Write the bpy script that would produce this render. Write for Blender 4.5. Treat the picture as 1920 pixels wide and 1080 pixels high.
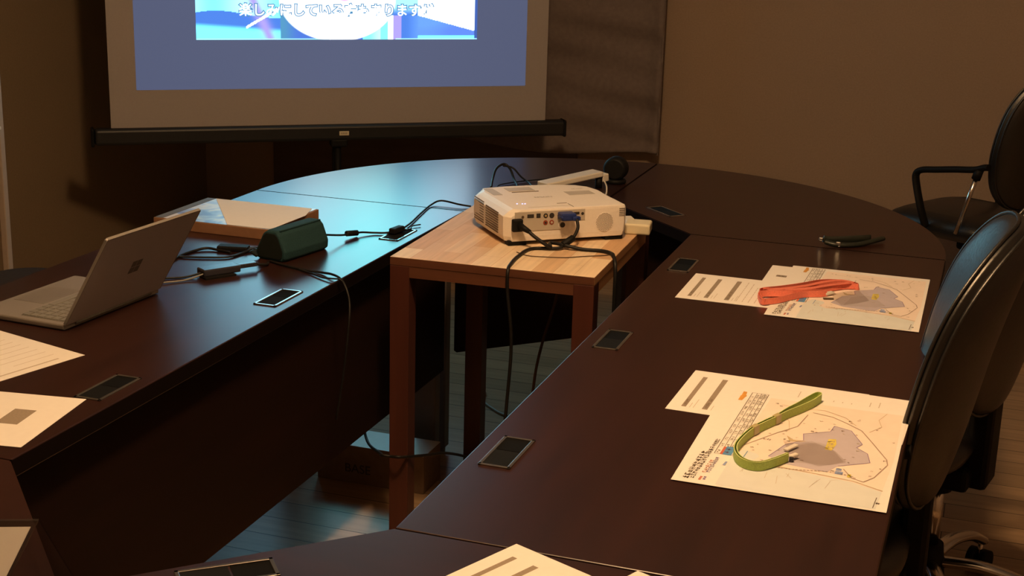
import bpy, bmesh, math, random
from mathutils import Vector, Matrix
random.seed(7)
S = bpy.context.scene
for o in list(bpy.data.objects):
    bpy.data.objects.remove(o, do_unlink=True)
COL = S.collection

# ------------------------------------------------------------------ camera
YAW, PITCH, ROLL = 0.3244768776619782, 0.27064587593708683, 0.027952804574234682
CAM = Vector((0.676446935721886, -1.5626069149175545, 1.4964470568686812))
cam_d = bpy.data.cameras.new('camera')
cam_d.sensor_width = 36.0
cam_d.lens = 2683.3352508067846 / 1920 * 36.0
cam_d.clip_start = 0.05
cam = bpy.data.objects.new('camera', cam_d)
COL.objects.link(cam)
fwd = Vector((-math.sin(YAW) * math.cos(PITCH), math.cos(YAW) * math.cos(PITCH), -math.sin(PITCH)))
rgt = Vector((math.cos(YAW), math.sin(YAW), 0))
upv = rgt.cross(fwd)
r2 = math.cos(ROLL) * rgt + math.sin(ROLL) * upv
u2 = -math.sin(ROLL) * rgt + math.cos(ROLL) * upv
cam.matrix_world = Matrix(((r2.x, u2.x, -fwd.x, CAM.x), (r2.y, u2.y, -fwd.y, CAM.y), (r2.z, u2.z, -fwd.z, CAM.z), (0, 0, 0, 1)))
S.camera = cam

# ------------------------------------------------------------------ world, exposure, lamps
S.view_settings.view_transform = 'Standard'
S.view_settings.look = 'None'
S.view_settings.gamma = 1.0
S.view_settings.use_curve_mapping = False
S.view_settings.exposure = 0.0
W = bpy.data.worlds.new('world')
S.world = W
W.use_nodes = True
W.node_tree.nodes['Background'].inputs[0].default_value = (1.0, 0.7, 0.45, 1)
W.node_tree.nodes['Background'].inputs[1].default_value = 0.004

WARM = (1.0, 0.62, 0.31)
# one warm ceiling lamp hangs over the gap between the tables
ld = bpy.data.lights.new('ceiling_lamp', 'POINT')
ld.energy = 108; ld.color = WARM; ld.shadow_soft_size = 0.11
lamp = bpy.data.objects.new('ceiling_lamp', ld)
lamp.location = (0.10, 0.30, 2.50)
COL.objects.link(lamp)

# ------------------------------------------------------------------ materials
def nodes(name):
    m = bpy.data.materials.new(name); m.use_nodes = True
    nt = m.node_tree
    return m, nt, nt.nodes['Principled BSDF']

def mat(name, col, rough=0.5, metal=0.0, spec=0.5, noise=0.0, nscale=40.0, bump=0.0, coat=0.0):
    m, nt, b = nodes(name)
    b.inputs['Roughness'].default_value = rough
    b.inputs['Metallic'].default_value = metal
    b.inputs['Specular IOR Level'].default_value = spec
    b.inputs['Coat Weight'].default_value = coat
    b.inputs['Base Color'].default_value = (*col, 1)
    if noise or bump:
        tc = nt.nodes.new('ShaderNodeTexCoord')
        n = nt.nodes.new('ShaderNodeTexNoise'); n.inputs['Scale'].default_value = nscale; n.inputs['Detail'].default_value = 4
        nt.links.new(tc.outputs['Object'], n.inputs['Vector'])
        if noise:
            r = nt.nodes.new('ShaderNodeValToRGB')
            r.color_ramp.elements[0].position = 0.3; r.color_ramp.elements[1].position = 0.7
            r.color_ramp.elements[0].color = (*[c * (1 - noise) for c in col], 1)
            r.color_ramp.elements[1].color = (*[min(1, c * (1 + noise)) for c in col], 1)
            nt.links.new(n.outputs['Fac'], r.inputs['Fac']); nt.links.new(r.outputs['Color'], b.inputs['Base Color'])
        if bump:
            bp = nt.nodes.new('ShaderNodeBump'); bp.inputs['Strength'].default_value = bump; bp.inputs['Distance'].default_value = 0.002
            nt.links.new(n.outputs['Fac'], bp.inputs['Height']); nt.links.new(bp.outputs['Normal'], b.inputs['Normal'])
    return m

def wood(name, c0, c1, scale, rough, spec=0.5, coat=0.0, bump=0.0):
    """long grain streaks: noise stretched along one axis"""
    m, nt, b = nodes(name)
    tc = nt.nodes.new('ShaderNodeTexCoord'); mp = nt.nodes.new('ShaderNodeMapping')
    mp.inputs['Scale'].default_value = scale
    n = nt.nodes.new('ShaderNodeTexNoise'); n.inputs['Scale'].default_value = 1.0; n.inputs['Detail'].default_value = 6; n.inputs['Roughness'].default_value = 0.6
    r = nt.nodes.new('ShaderNodeValToRGB')
    r.color_ramp.elements[0].position = 0.32; r.color_ramp.elements[1].position = 0.68
    r.color_ramp.elements[0].color = (*c0, 1); r.color_ramp.elements[1].color = (*c1, 1)
    nt.links.new(tc.outputs['Object'], mp.inputs['Vector']); nt.links.new(mp.outputs['Vector'], n.inputs['Vector'])
    nt.links.new(n.outputs['Fac'], r.inputs['Fac']); nt.links.new(r.outputs['Color'], b.inputs['Base Color'])
    b.inputs['Roughness'].default_value = rough; b.inputs['Specular IOR Level'].default_value = spec
    b.inputs['Coat Weight'].default_value = coat; b.inputs['Coat Roughness'].default_value = rough
    return m

def parquet(name):
    """blocks of pale beech glued side by side, running along Y"""
    m, nt, b = nodes(name)
    tc = nt.nodes.new('ShaderNodeTexCoord'); mp = nt.nodes.new('ShaderNodeMapping')
    mp.inputs['Rotation'].default_value = (0, 0, math.radians(90))
    br = nt.nodes.new('ShaderNodeTexBrick')
    br.inputs['Scale'].default_value = 1.0; br.inputs['Brick Width'].default_value = 0.20; br.inputs['Row Height'].default_value = 0.046
    br.inputs['Mortar Size'].default_value = 0.0004; br.offset = 0.37
    br.inputs['Color1'].default_value = (0.98, 0.80, 0.58, 1); br.inputs['Color2'].default_value = (0.72, 0.45, 0.25, 1); br.inputs['Mortar'].default_value = (0.62, 0.36, 0.19, 1)
    n = nt.nodes.new('ShaderNodeTexNoise'); n.inputs['Scale'].default_value = 1.0
    mp2 = nt.nodes.new('ShaderNodeMapping'); mp2.inputs['Scale'].default_value = (90, 6, 20)
    mx = nt.nodes.new('ShaderNodeMixRGB'); mx.blend_type = 'MULTIPLY'; mx.inputs['Fac'].default_value = 0.35
    nt.links.new(tc.outputs['Object'], mp.inputs['Vector']); nt.links.new(mp.outputs['Vector'], br.inputs['Vector'])
    nt.links.new(tc.outputs['Object'], mp2.inputs['Vector']); nt.links.new(mp2.outputs['Vector'], n.inputs['Vector'])
    nt.links.new(br.outputs['Color'], mx.inputs['Color1']); nt.links.new(n.outputs['Fac'], mx.inputs['Color2'])
    nt.links.new(mx.outputs['Color'], b.inputs['Base Color'])
    b.inputs['Roughness'].default_value = 0.6; b.inputs['Specular IOR Level'].default_value = 0.25
    return m

def planks(name):
    m, nt, b = nodes(name)
    tc = nt.nodes.new('ShaderNodeTexCoord')
    mp = nt.nodes.new('ShaderNodeMapping'); mp.inputs['Location'].default_value = (0.25, -0.0355, 0)
    br = nt.nodes.new('ShaderNodeTexBrick')
    br.inputs['Scale'].default_value = 1.0; br.inputs['Brick Width'].default_value = 0.91; br.inputs['Row Height'].default_value = 0.0915
    br.inputs['Mortar Size'].default_value = 0.0018; br.inputs['Mortar Smooth'].default_value = 0.4; br.offset = 0.37
    br.inputs['Color1'].default_value = (0.54, 0.36, 0.21, 1); br.inputs['Color2'].default_value = (0.43, 0.285, 0.165, 1); br.inputs['Mortar'].default_value = (0.09, 0.055, 0.03, 1)
    n = nt.nodes.new('ShaderNodeTexNoise'); n.inputs['Scale'].default_value = 1.0; n.inputs['Detail'].default_value = 5
    mp2 = nt.nodes.new('ShaderNodeMapping'); mp2.inputs['Scale'].default_value = (4, 55, 5)
    mx = nt.nodes.new('ShaderNodeMixRGB'); mx.blend_type = 'MULTIPLY'; mx.inputs['Fac'].default_value = 0.5
    bp = nt.nodes.new('ShaderNodeBump'); bp.inputs['Strength'].default_value = 0.6; bp.inputs['Distance'].default_value = 0.002; bp.invert = True
    nt.links.new(tc.outputs['Object'], mp.inputs['Vector']); nt.links.new(mp.outputs['Vector'], br.inputs['Vector'])
    nt.links.new(tc.outputs['Object'], mp2.inputs['Vector']); nt.links.new(mp2.outputs['Vector'], n.inputs['Vector'])
    nt.links.new(br.outputs['Color'], mx.inputs['Color1']); nt.links.new(n.outputs['Fac'], mx.inputs['Color2'])
    nt.links.new(mx.outputs['Color'], b.inputs['Base Color'])
    nt.links.new(br.outputs['Fac'], bp.inputs['Height']); nt.links.new(bp.outputs['Normal'], b.inputs['Normal'])
    b.inputs['Roughness'].default_value = 0.30; b.inputs['Specular IOR Level'].default_value = 0.2
    return m

def emit(name, col, strength):
    m, nt, b = nodes(name)
    b.inputs['Base Color'].default_value = (0.0, 0.0, 0.0, 1)
    b.inputs['Emission Color'].default_value = (*col, 1); b.inputs['Emission Strength'].default_value = strength
    return m

def clear(name, tint, gloss=0.12, rough=0.08):
    m = bpy.data.materials.new(name); m.use_nodes = True
    nt = m.node_tree; nt.nodes.remove(nt.nodes['Principled BSDF'])
    t = nt.nodes.new('ShaderNodeBsdfTransparent'); t.inputs[0].default_value = (*tint, 1)
    g = nt.nodes.new('ShaderNodeBsdfGlossy'); g.inputs['Roughness'].default_value = rough
    x = nt.nodes.new('ShaderNodeMixShader'); x.inputs[0].default_value = gloss
    nt.links.new(t.outputs[0], x.inputs[1]); nt.links.new(g.outputs[0], x.inputs[2])
    nt.links.new(x.outputs[0], nt.nodes['Material Output'].inputs[0])
    return m

M = {}
M['mahog'] = wood('mahogany_veneer', (0.0205, 0.0074, 0.0052), (0.0325, 0.0115, 0.0080), (26, 2.0, 26), 0.275, spec=0.6)
M['mahogx'] = wood('mahogany_veneer_cross', (0.0205, 0.0074, 0.0052), (0.0325, 0.0115, 0.0080), (2.0, 26, 26), 0.275, spec=0.6)
M['panel'] = wood('dark_panel', (0.0095, 0.0032, 0.0018), (0.015, 0.005, 0.003), (2, 2, 20), 0.6, spec=0.2)
M['edging'] = mat('black_edge_band', (0.005, 0.0025, 0.0018), 0.6, spec=0.12, noise=0.1)
M['tleg'] = mat('grey_metal_leg', (0.17, 0.145, 0.135), 0.5, 0.3, noise=0.05)
M['portframe'] = mat('brushed_port_frame', (0.42, 0.40, 0.38), 0.17, 0.9, noise=0.05, nscale=200)
M['portlid'] = mat('black_port_lid', (0.008, 0.008, 0.0075), 0.8, spec=0.08, noise=0.1)
M['porthole'] = mat('dark_port_opening', (0.004, 0.004, 0.004), 0.9, spec=0.1, noise=0.1)
M['parquet'] = parquet('beech_blocks')
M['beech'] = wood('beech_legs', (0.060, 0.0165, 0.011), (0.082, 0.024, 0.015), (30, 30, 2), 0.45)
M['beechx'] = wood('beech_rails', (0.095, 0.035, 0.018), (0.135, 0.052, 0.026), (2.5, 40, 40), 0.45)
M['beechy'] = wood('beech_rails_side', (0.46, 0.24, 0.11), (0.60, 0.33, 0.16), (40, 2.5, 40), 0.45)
M['floor'] = planks('floor_planks')
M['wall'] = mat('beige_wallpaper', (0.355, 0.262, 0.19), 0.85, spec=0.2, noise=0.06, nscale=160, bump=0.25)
M['wall_shaded'] = mat('beige_wallpaper_shaded', (0.25, 0.185, 0.115), 0.85, spec=0.2, noise=0.06, nscale=160, bump=0.25)  # same beige wallpaper, colour darkened to stand in for dimmer light on wall_left
M['ceil'] = mat('ceiling_paint', (0.6, 0.55, 0.48), 0.9, noise=0.03)
M['curtain'] = mat('taupe_blind_cloth', (0.20, 0.16, 0.145), 0.9, spec=0.1, noise=0.08, nscale=60, bump=0.2)
M['dado'] = wood('dark_wood_dado', (0.085, 0.055, 0.042), (0.12, 0.08, 0.06), (3, 30, 30), 0.5)
M['screen'] = mat('matte_screen_cloth', (0.40, 0.37, 0.36), 0.9, spec=0.1, noise=0.03, nscale=300)
M['black'] = mat('black_satin', (0.012, 0.012, 0.012), 0.45, noise=0.1)
M['blackm'] = mat('black_matte_plastic', (0.007, 0.0065, 0.006), 0.6, spec=0.2, noise=0.1)
M['cable'] = mat('black_cable_rubber', (0.010, 0.009, 0.0085), 0.5, spec=0.3, noise=0.1)
M['cablebrown'] = mat('brown_cable_rubber', (0.10, 0.06, 0.03), 0.5, noise=0.1)
M['cablegrey'] = mat('grey_cable_rubber', (0.22, 0.21, 0.18), 0.5, noise=0.1)
M['projwhite'] = mat('cream_white_plastic', (0.88, 0.82, 0.75), 0.42, noise=0.02, nscale=200)
M['projgrey'] = mat('pale_grey_plastic', (0.50, 0.45, 0.38), 0.5, noise=0.03)
M['projdark'] = mat('dark_recess', (0.03, 0.025, 0.02), 0.6, noise=0.1)
M['slot'] = mat('vent_slot_shadow', (0.12, 0.085, 0.055), 0.8, noise=0.05)
M['printgrey'] = mat('grey_print', (0.36, 0.29, 0.22), 0.7, noise=0.05)
M['led'] = emit('status_lamp', (0.50, 0.52, 1.0), 2.2)
M['vgablue'] = mat('blue_plug_plastic', (0.016, 0.035, 0.17), 0.4, noise=0.08)
M['rca_y'] = mat('jack_yellow', (0.42, 0.3, 0.12), 0.4, noise=0.05)
M['rca_r'] = mat('jack_red', (0.30, 0.06, 0.03), 0.4, noise=0.05)
M['white'] = mat('white_plastic', (0.78, 0.74, 0.66), 0.4, noise=0.02)
M['ivory'] = mat('ivory_plastic', (0.74, 0.67, 0.48), 0.45, noise=0.02)
M['paper'] = mat('white_paper', (0.86, 0.83, 0.79), 0.75, spec=0.25, noise=0.012, nscale=90)
M['ink'] = mat('grey_ink', (0.30, 0.245, 0.19), 0.8, spec=0.2, noise=0.08, nscale=300)
M['inkl'] = mat('light_grey_ink', (0.56, 0.49, 0.41), 0.8, spec=0.2, noise=0.05, nscale=300)
M['inkd'] = mat('dark_ink', (0.13, 0.095, 0.065), 0.8, spec=0.2, noise=0.1, nscale=300)
M['msea'] = mat('map_sea_tint', (0.70, 0.74, 0.74), 0.75, spec=0.25, noise=0.02)
M['mland'] = mat('map_land_tint', (0.88, 0.76, 0.68), 0.75, spec=0.25, noise=0.02)
M['mzone'] = mat('map_violet_zone', (0.52, 0.47, 0.54), 0.75, spec=0.25, noise=0.03)
M['mzoned'] = mat('map_violet_zone_dark', (0.46, 0.41, 0.45), 0.75, spec=0.25, noise=0.03)
M['myel'] = mat('map_yellow_mark', (0.68, 0.58, 0.12), 0.75, spec=0.25, noise=0.1)
M['mblue'] = mat('map_blue_cell', (0.10, 0.27, 0.52), 0.75, spec=0.25, noise=0.1)
M['mblue2'] = mat('map_pale_blue_mark', (0.30, 0.38, 0.62), 0.75, spec=0.25, noise=0.1)
M['mred'] = mat('map_red_cell', (0.55, 0.14, 0.08), 0.75, spec=0.25, noise=0.1)
M['mpink'] = mat('map_pink_print', (0.72, 0.36, 0.28), 0.75, spec=0.25, noise=0.1)
M['mpur'] = mat('map_purple_print', (0.24, 0.18, 0.34), 0.75, spec=0.25, noise=0.1)
M['mor'] = mat('map_orange_stamp', (0.68, 0.33, 0.07), 0.75, spec=0.25, noise=0.1)
M['mline'] = mat('map_line_brown', (0.40, 0.30, 0.24), 0.75, spec=0.25, noise=0.1)
M['mtan'] = mat('map_tan_zone', (0.55, 0.44, 0.28), 0.75, spec=0.25, noise=0.1)
M['green'] = mat('lime_green_ribbon', (0.42, 0.56, 0.12), 0.6, noise=0.12, nscale=400, bump=0.3)
M['greenl'] = mat('pale_lime_ribbon_edge', (0.62, 0.72, 0.28), 0.6, noise=0.1, nscale=400)
M['greenclip'] = mat('clear_green_clip', (0.48, 0.42, 0.2), 0.3, noise=0.05)
M['red'] = mat('coral_red_ribbon', (0.80, 0.20, 0.13), 0.6, noise=0.1, nscale=400, bump=0.3)
M['sleeve'] = clear('clear_vinyl', (0.955, 0.945, 0.93), 0.04, 0.2)
M['acryl'] = clear('clear_acrylic', (0.86, 0.88, 0.88), 0.14, 0.05)
M['acryledge'] = mat('acrylic_cut_edge', (0.45, 0.43, 0.40), 0.3, noise=0.05)
M['alu'] = mat('warm_grey_aluminium', (0.27, 0.245, 0.22), 0.5, 0.25, noise=0.02, nscale=300)
M['touch'] = mat('touchpad_surface', (0.23, 0.21, 0.19), 0.4, 0.2, noise=0.02)
M['lidback'] = mat('laptop_lid_shell', (0.50, 0.46, 0.46), 0.5, 0.2, noise=0.02, nscale=300)
M['key'] = mat('grey_keycap', (0.20, 0.19, 0.165), 0.55, noise=0.03)
M['keybed'] = mat('keyboard_bed', (0.13, 0.12, 0.10), 0.6, noise=0.03)
M['lcd'] = mat('dark_lcd_glass', (0.01, 0.01, 0.012), 0.15, noise=0.1)
M['cardbox'] = mat('brown_cardboard', (0.26, 0.135, 0.075), 0.7, spec=0.2, noise=0.06, nscale=60)
M['artblue'] = None
M['teal'] = mat('dark_teal_fabric', (0.013, 0.045, 0.052), 0.8, spec=0.25, noise=0.2, nscale=500, bump=0.5)
M['teald'] = mat('black_green_end', (0.012, 0.016, 0.013), 0.7, spec=0.2, noise=0.1)
M['hubgrey'] = mat('slate_grey_plastic', (0.030, 0.030, 0.040), 0.25, noise=0.05)
M['leather'] = mat('black_leather', (0.0042, 0.0040, 0.0038), 0.40, spec=1.0, noise=0.1, nscale=120, bump=0.25)
M['chrome'] = mat('chrome_tube', (0.78, 0.74, 0.70), 0.16, 1.0, noise=0.02)
M['dark_item'] = mat('dark_green_case', (0.02, 0.024, 0.018), 0.4, noise=0.2)
M['silver'] = mat('silver_metal', (0.7, 0.68, 0.64), 0.25, 1.0, noise=0.02)
M['kraft'] = mat('kraft_carton', (0.22, 0.15, 0.10), 0.8, spec=0.2, noise=0.08)
M['carton_top'] = mat('white_carton_top', (0.66, 0.68, 0.68), 0.35, spec=0.5, noise=0.03)
M['polemetal'] = mat('pale_metal_post', (0.50, 0.42, 0.35), 0.5, 0.2, noise=0.03)

# ------------------------------------------------------------------ mesh building
class MB:
    def __init__(s):
        s.bm = bmesh.new(); s.mats = []
    def mi(s, m):
        if m not in s.mats: s.mats.append(m)
        return s.mats.index(m)
    def _take(s, before, m, smooth=False, mtx=None):
        new = [f for f in s.bm.faces if f not in before]
        i = s.mi(m)
        for f in new: f.material_index = i; f.smooth = smooth
        if mtx is not None:
            vs = {v for f in new for v in f.verts}
            bmesh.ops.transform(s.bm, matrix=mtx, verts=list(vs))
        return new
    def box(s, c, d, m, bev=0.0, rot=None, seg=2, smooth=False):
        t = bmesh.new()
        bmesh.ops.create_cube(t, size=1.0)
        for v in t.verts: v.co = Vector((v.co.x * d[0], v.co.y * d[1], v.co.z * d[2]))
        if bev > 0:
            bmesh.ops.bevel(t, geom=t.edges[:], offset=min(bev, min(d) * 0.49), segments=seg, affect='EDGES', profile=0.5)
        mtx = Matrix.Translation(c) @ (rot.to_4x4() if rot is not None else Matrix())
        return s.merge(t, mtx, m, smooth)
    def merge(s, t, mtx, m, smooth=False):
        i = s.mi(m); mp = {}
        for v in t.verts: mp[v] = s.bm.verts.new(mtx @ v.co)
        fs = []
        for f in t.faces:
            try: g = s.bm.faces.new([mp[v] for v in f.verts])
            except ValueError: continue
            g.material_index = i; g.smooth = smooth; fs.append(g)
        t.free()
        return fs
    def cyl(s, p0, p1, r0, m, r1=None, n=24, caps=True, smooth=True, bev=0.0):
        p0, p1 = Vector(p0), Vector(p1); r1 = r0 if r1 is None else r1
        ax = (p1 - p0).normalized()
        a = ax.orthogonal().normalized(); b = ax.cross(a)
        i = s.mi(m)
        prof = [(0, r0), (1, r1)]
        L = (p1 - p0).length
        if bev > 0: prof = [(0, r0 - bev), (bev / L, r0), (1 - bev / L, r1), (1, r1 - bev)]
        rings = []
        for t, r in prof:
            c = p0.lerp(p1, t)
            rings.append([s.bm.verts.new(c + (a * math.cos(2 * math.pi * k / n) + b * math.sin(2 * math.pi * k / n)) * r) for k in range(n)])
        for A, B in zip(rings, rings[1:]):
            for k in range(n):
                f = s.bm.faces.new((A[k], A[(k + 1) % n], B[(k + 1) % n], B[k])); f.smooth = smooth; f.material_index = i
        if caps:
            f = s.bm.faces.new(rings[0][::-1]); f.material_index = i
            f = s.bm.faces.new(rings[-1]); f.material_index = i
    def tube(s, pts, r, m, n=10, smooth_path=True, res=8, flat=None, closed=False):
        """swept tube along a (smoothed) path; flat=(w,h) makes an elliptical section, h along world Z"""
        P = [Vector(p) for p in pts]
        if smooth_path and len(P) > 2: P = spline(P, res, closed)
        i = s.mi(m); rings = []
        N = len(P)
        for k, p in enumerate(P):
            if closed: t = P[(k + 1) % N] - P[k - 1]
            else: t = P[min(k + 1, N - 1)] - P[max(k - 1, 0)]
            if t.length < 1e-9: t = Vector((0, 0, 1))
            t.normalize()
            ref = Vector((0, 0, 1)) if abs(t.z) < 0.92 else Vector((1, 0, 0))
            if k and rings: ref = prev_b
            a = t.cross(ref)
            if a.length < 1e-6: a = t.orthogonal()
            a.normalize(); b = a.cross(t).normalized(); prev_b = b
            w, h = flat if flat else (r, r)
            rings.append([s.bm.verts.new(p + a * math.cos(2 * math.pi * q / n) * w + b * math.sin(2 * math.pi * q / n) * h) for q in range(n)])
        R = list(zip(rings, rings[1:]))
        if closed: R.append((rings[-1], rings[0]))
        for A, B in R:
            for q in range(n):
                f = s.bm.faces.new((A[q], A[(q + 1) % n], B[(q + 1) % n], B[q])); f.smooth = True; f.material_index = i
        if not closed:
            f = s.bm.faces.new(rings[0][::-1]); f.material_index = i
            f = s.bm.faces.new(rings[-1]); f.material_index = i
    def ribbon(s, pts, h, th, m, medge=None, lean=0.0, res=8):
        """woven band standing on its long edge along a path (h high, th thick)"""
        P = spline([Vector(p) for p in pts], res)
        i = s.mi(m); j = s.mi(medge or m); rings = []
        N = len(P)
        for k, p in enumerate(P):
            t = P[min(k + 1, N - 1)] - P[max(k - 1, 0)]; t.z = 0; t.normalize()
            a = Vector((-t.y, t.x, 0)); up = (Vector((0, 0, 1)) + a * lean).normalized()
            rings.append([s.bm.verts.new(p - a * th / 2), s.bm.verts.new(p + a * th / 2), s.bm.verts.new(p + a * th / 2 + up * h), s.bm.verts.new(p - a * th / 2 + up * h)])
        for A, B in zip(rings, rings[1:]):
            for q in range(4):
                f = s.bm.faces.new((A[q], A[(q + 1) % 4], B[(q + 1) % 4], B[q])); f.material_index = j if q == 2 else i; f.smooth = False
        for e in (rings[0][::-1], rings[-1]):
            f = s.bm.faces.new(e); f.material_index = i
    def prism(s, poly, z0, z1, m, bev=0.0):
        """extruded 2D outline"""
        t = bmesh.new()
        vs = [t.verts.new((x, y, z0)) for x, y in poly]
        f = t.faces.new(vs)
        if f.normal.z > 0: pass
        g = bmesh.ops.extrude_face_region(t, geom=[f])
        for v in g['geom']:
            if isinstance(v, bmesh.types.BMVert): v.co.z = z1
        bmesh.ops.recalc_face_normals(t, faces=t.faces[:])
        if bev > 0:
            es = [e for e in t.edges if abs(e.verts[0].co.z - e.verts[1].co.z) < 1e-7]
            bmesh.ops.bevel(t, geom=es, offset=bev, segments=2, affect='EDGES')
        return s.merge(t, Matrix(), m)
    def flat(s, poly, z, m):
        try:
            vs = [s.bm.verts.new((x, y, z)) for x, y in poly]
            f = s.bm.faces.new(vs)
        except ValueError: return
        f.normal_update()
        if f.normal.z < 0: f.normal_flip()
        f.material_index = s.mi(m)
    def line(s, pts, w, z, m):
        for a, b in zip(pts, pts[1:]):
            a, b = Vector(a), Vector(b); d = (b - a)
            if d.length < 1e-7: continue
            n = Vector((-d.y, d.x)).normalized() * w / 2
            s.flat([a - n, b - n, b + n, a + n], z, m)
    def build(s, name, parent=None, loc=None, recalc=True, mtx=None):
        """geometry is in the parent's space (or the thing's own space when loc is given)"""
        if mtx is not None: bmesh.ops.transform(s.bm, matrix=mtx, verts=s.bm.verts[:])
        if recalc: bmesh.ops.recalc_face_normals(s.bm, faces=s.bm.faces[:])
        me = bpy.data.meshes.new(name); s.bm.to_mesh(me); s.bm.free()
        for m in s.mats: me.materials.append(m)
        o = bpy.data.objects.new(name, me); COL.objects.link(o)
        if parent is not None: o.parent = parent
        if loc is not None: o.location = loc
        return o
    def shifted(s, v):
        bmesh.ops.translate(s.bm, vec=v, verts=s.bm.verts[:]); return s

def spline(P, res=8, closed=False):
    out = []; n = len(P)
    rng = range(n if closed else n - 1)
    for i in rng:
        if closed: a, b, c, d = P[i - 1], P[i], P[(i + 1) % n], P[(i + 2) % n]
        else: a, b, c, d = P[max(i - 1, 0)], P[i], P[i + 1], P[min(i + 2, n - 1)]
        for k in range(res):
            t = k / res
            out.append(0.5 * ((2 * b) + (c - a) * t + (2 * a - 5 * b + 4 * c - d) * t * t + (3 * b - a - 3 * c + d) * t ** 3))
    if not closed: out.append(P[-1].copy())
    return out

def tag(o, label, cat, group=None):
    o['label'] = label; o['category'] = cat
    if group: o['group'] = group
    return o
def thing(name, label, cat, loc=(0, 0, 0), rz=0.0, group=None):
    o = bpy.data.objects.new(name, None); o.empty_display_size = 0.05
    o.location = loc; o.rotation_euler = (0, 0, rz); COL.objects.link(o)
    return tag(o, label, cat, group)
def struct(o):
    o['kind'] = 'structure'; return o
def rot2(x, y, a): return (x * math.cos(a) - y * math.sin(a), x * math.sin(a) + y * math.cos(a))

# ------------------------------------------------------------------ room
XL, XR, YB, YF, H = -2.75, 2.6, -3.4, 4.15, 2.6
b = MB(); b.box(((XL + XR) / 2, (YB + YF) / 2, -0.05), (XR - XL + .2, YF - YB + .2, 0.1), M['floor']); struct(b.build('floor'))
b = MB(); b.box(((XL + XR) / 2, (YB + YF) / 2, H + 0.05), (XR - XL + .2, YF - YB + .2, 0.1), M['ceil']); struct(b.build('ceiling'))
b = MB(); b.box(((XL + XR) / 2, YF + 0.05, H / 2), (XR - XL + .2, 0.1, H), M['wall']); struct(b.build('wall_far'))
b = MB(); b.box(((XL + XR) / 2, YB - 0.05, H / 2), (XR - XL + .2, 0.1, H), M['wall']); struct(b.build('wall_near'))
b = MB(); b.box((XL - 0.05, (YB + YF) / 2, H / 2), (0.1, YF - YB, H), M['wall_shaded']); struct(b.build('wall_left'))
b = MB(); b.box((XR + 0.05, (YB + YF) / 2, H / 2), (0.1, YF - YB, H), M['wall']); struct(b.build('wall_right'))
b = MB(); b.box((-1.68, YF - 0.0125, 0.24), (1.42, 0.024, 0.48), M['dado'], bev=0.004); struct(b.build('trim_1'))

# fabric window blind hanging on the far wall beside the screen
def blind():
    t = thing('window_blind', 'taupe fabric window blind with soft creases hanging beside the projection screen', 'blind', (-1.45, 4.06, 0.47))
    b = MB(); i = b.mi(M['curtain'])
    nx, nz = 60, 150; x0, x1, z0, z1 = -0.55, 0.845, 0.0, 2.0
    g = []
    for a in range(nx + 1):
        col = []
        for c in range(nz + 1):
            u, v = a / nx, c / nz
            x = x0 + (x1 - x0) * u; z = z0 + (z1 - z0) * v
            y = 0.010 * math.sin(z * 21 + 1.3 * math.sin(x * 5 + z * 2)) + 0.006 * math.sin(z * 47 + x * 7)
            y += -0.012 * math.exp(-((z - 0.10) / 0.05) ** 2) * (0.6 + 0.4 * math.sin(x * 9))
            if c < 6: z += 0.022 * math.sin(x * 6.2 + 2.6) * (1 - c / 6)
            if u > 0.975: y -= 0.02
            col.append(b.bm.verts.new((x, y, z)))
        g.append(col)
    for a in range(nx):
        for c in range(nz):
            f = b.bm.faces.new((g[a][c], g[a + 1][c], g[a + 1][c + 1], g[a][c + 1])); f.smooth = True; f.material_index = i
    o = b.build('cloth', t)
    md = o.modifiers.new('thickness', 'SOLIDIFY'); md.thickness = 0.006
    b = MB(); b.box((0.147, 0.045, 2.0), (1.4, 0.06, 0.05), M['curtain'], bev=0.006); b.build('head_rail', t)
    b = MB(); b.box((0.842, -0.012, 1.0), (0.010, 0.016, 1.98), M['curtain'], bev=0.004); b.build('side_hem', t)
blind()

# ------------------------------------------------------------------ conference tables
XI, YS = -0.591, 1.805           # inner gap width, straight table length
D = 0.6                          # table depth
ZT, TT = 0.70, 0.03
RO = D + 0.2955                  # outer radius of the rounded ends
CX = XI / 2

def port(root, x, y, rz, open_=0.45):
    """flush cable port set in a tabletop, (x,y) in the table's own space"""
    R = Matrix.Translation((x, y, ZT)) @ Matrix.Rotation(rz, 4, 'Z')
    b = MB()
    w, l, t = 0.049, 0.119, 0.0052
    for cx, cy, dx, dy in ((-w / 2 + t / 2, 0, t, l), (w / 2 - t / 2, 0, t, l), (0, -l / 2 + t / 2, w, t), (0, l / 2 - t / 2, w, t)):
        b.box((cx, cy, 0.0006), (dx, dy, 0.0032), M['portframe'], bev=0.0006)
    fr = b.build('cable_port', root, mtx=R)
    b = MB(); b.box((0, -l * open_ / 2 + 0.0, 0.0004), (w - 2 * t, l * (1 - open_) - t, 0.0022), M['portlid'], bev=0.0004)
    b.build('port_lid', fr, mtx=R)
    b = MB(); b.box((0, l * (1 - open_) / 2 - 0.002, 0.0001), (w - 2 * t, l * open_ - t, 0.0010), M['porthole'])
    b.build('port_opening', fr, mtx=R)

def edge_band(b):
    b.bm.normal_update(); k = b.mi(M['edging'])
    for f in b.bm.faces:
        if abs(f.normal.z) < 0.35: f.material_index = k

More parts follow.
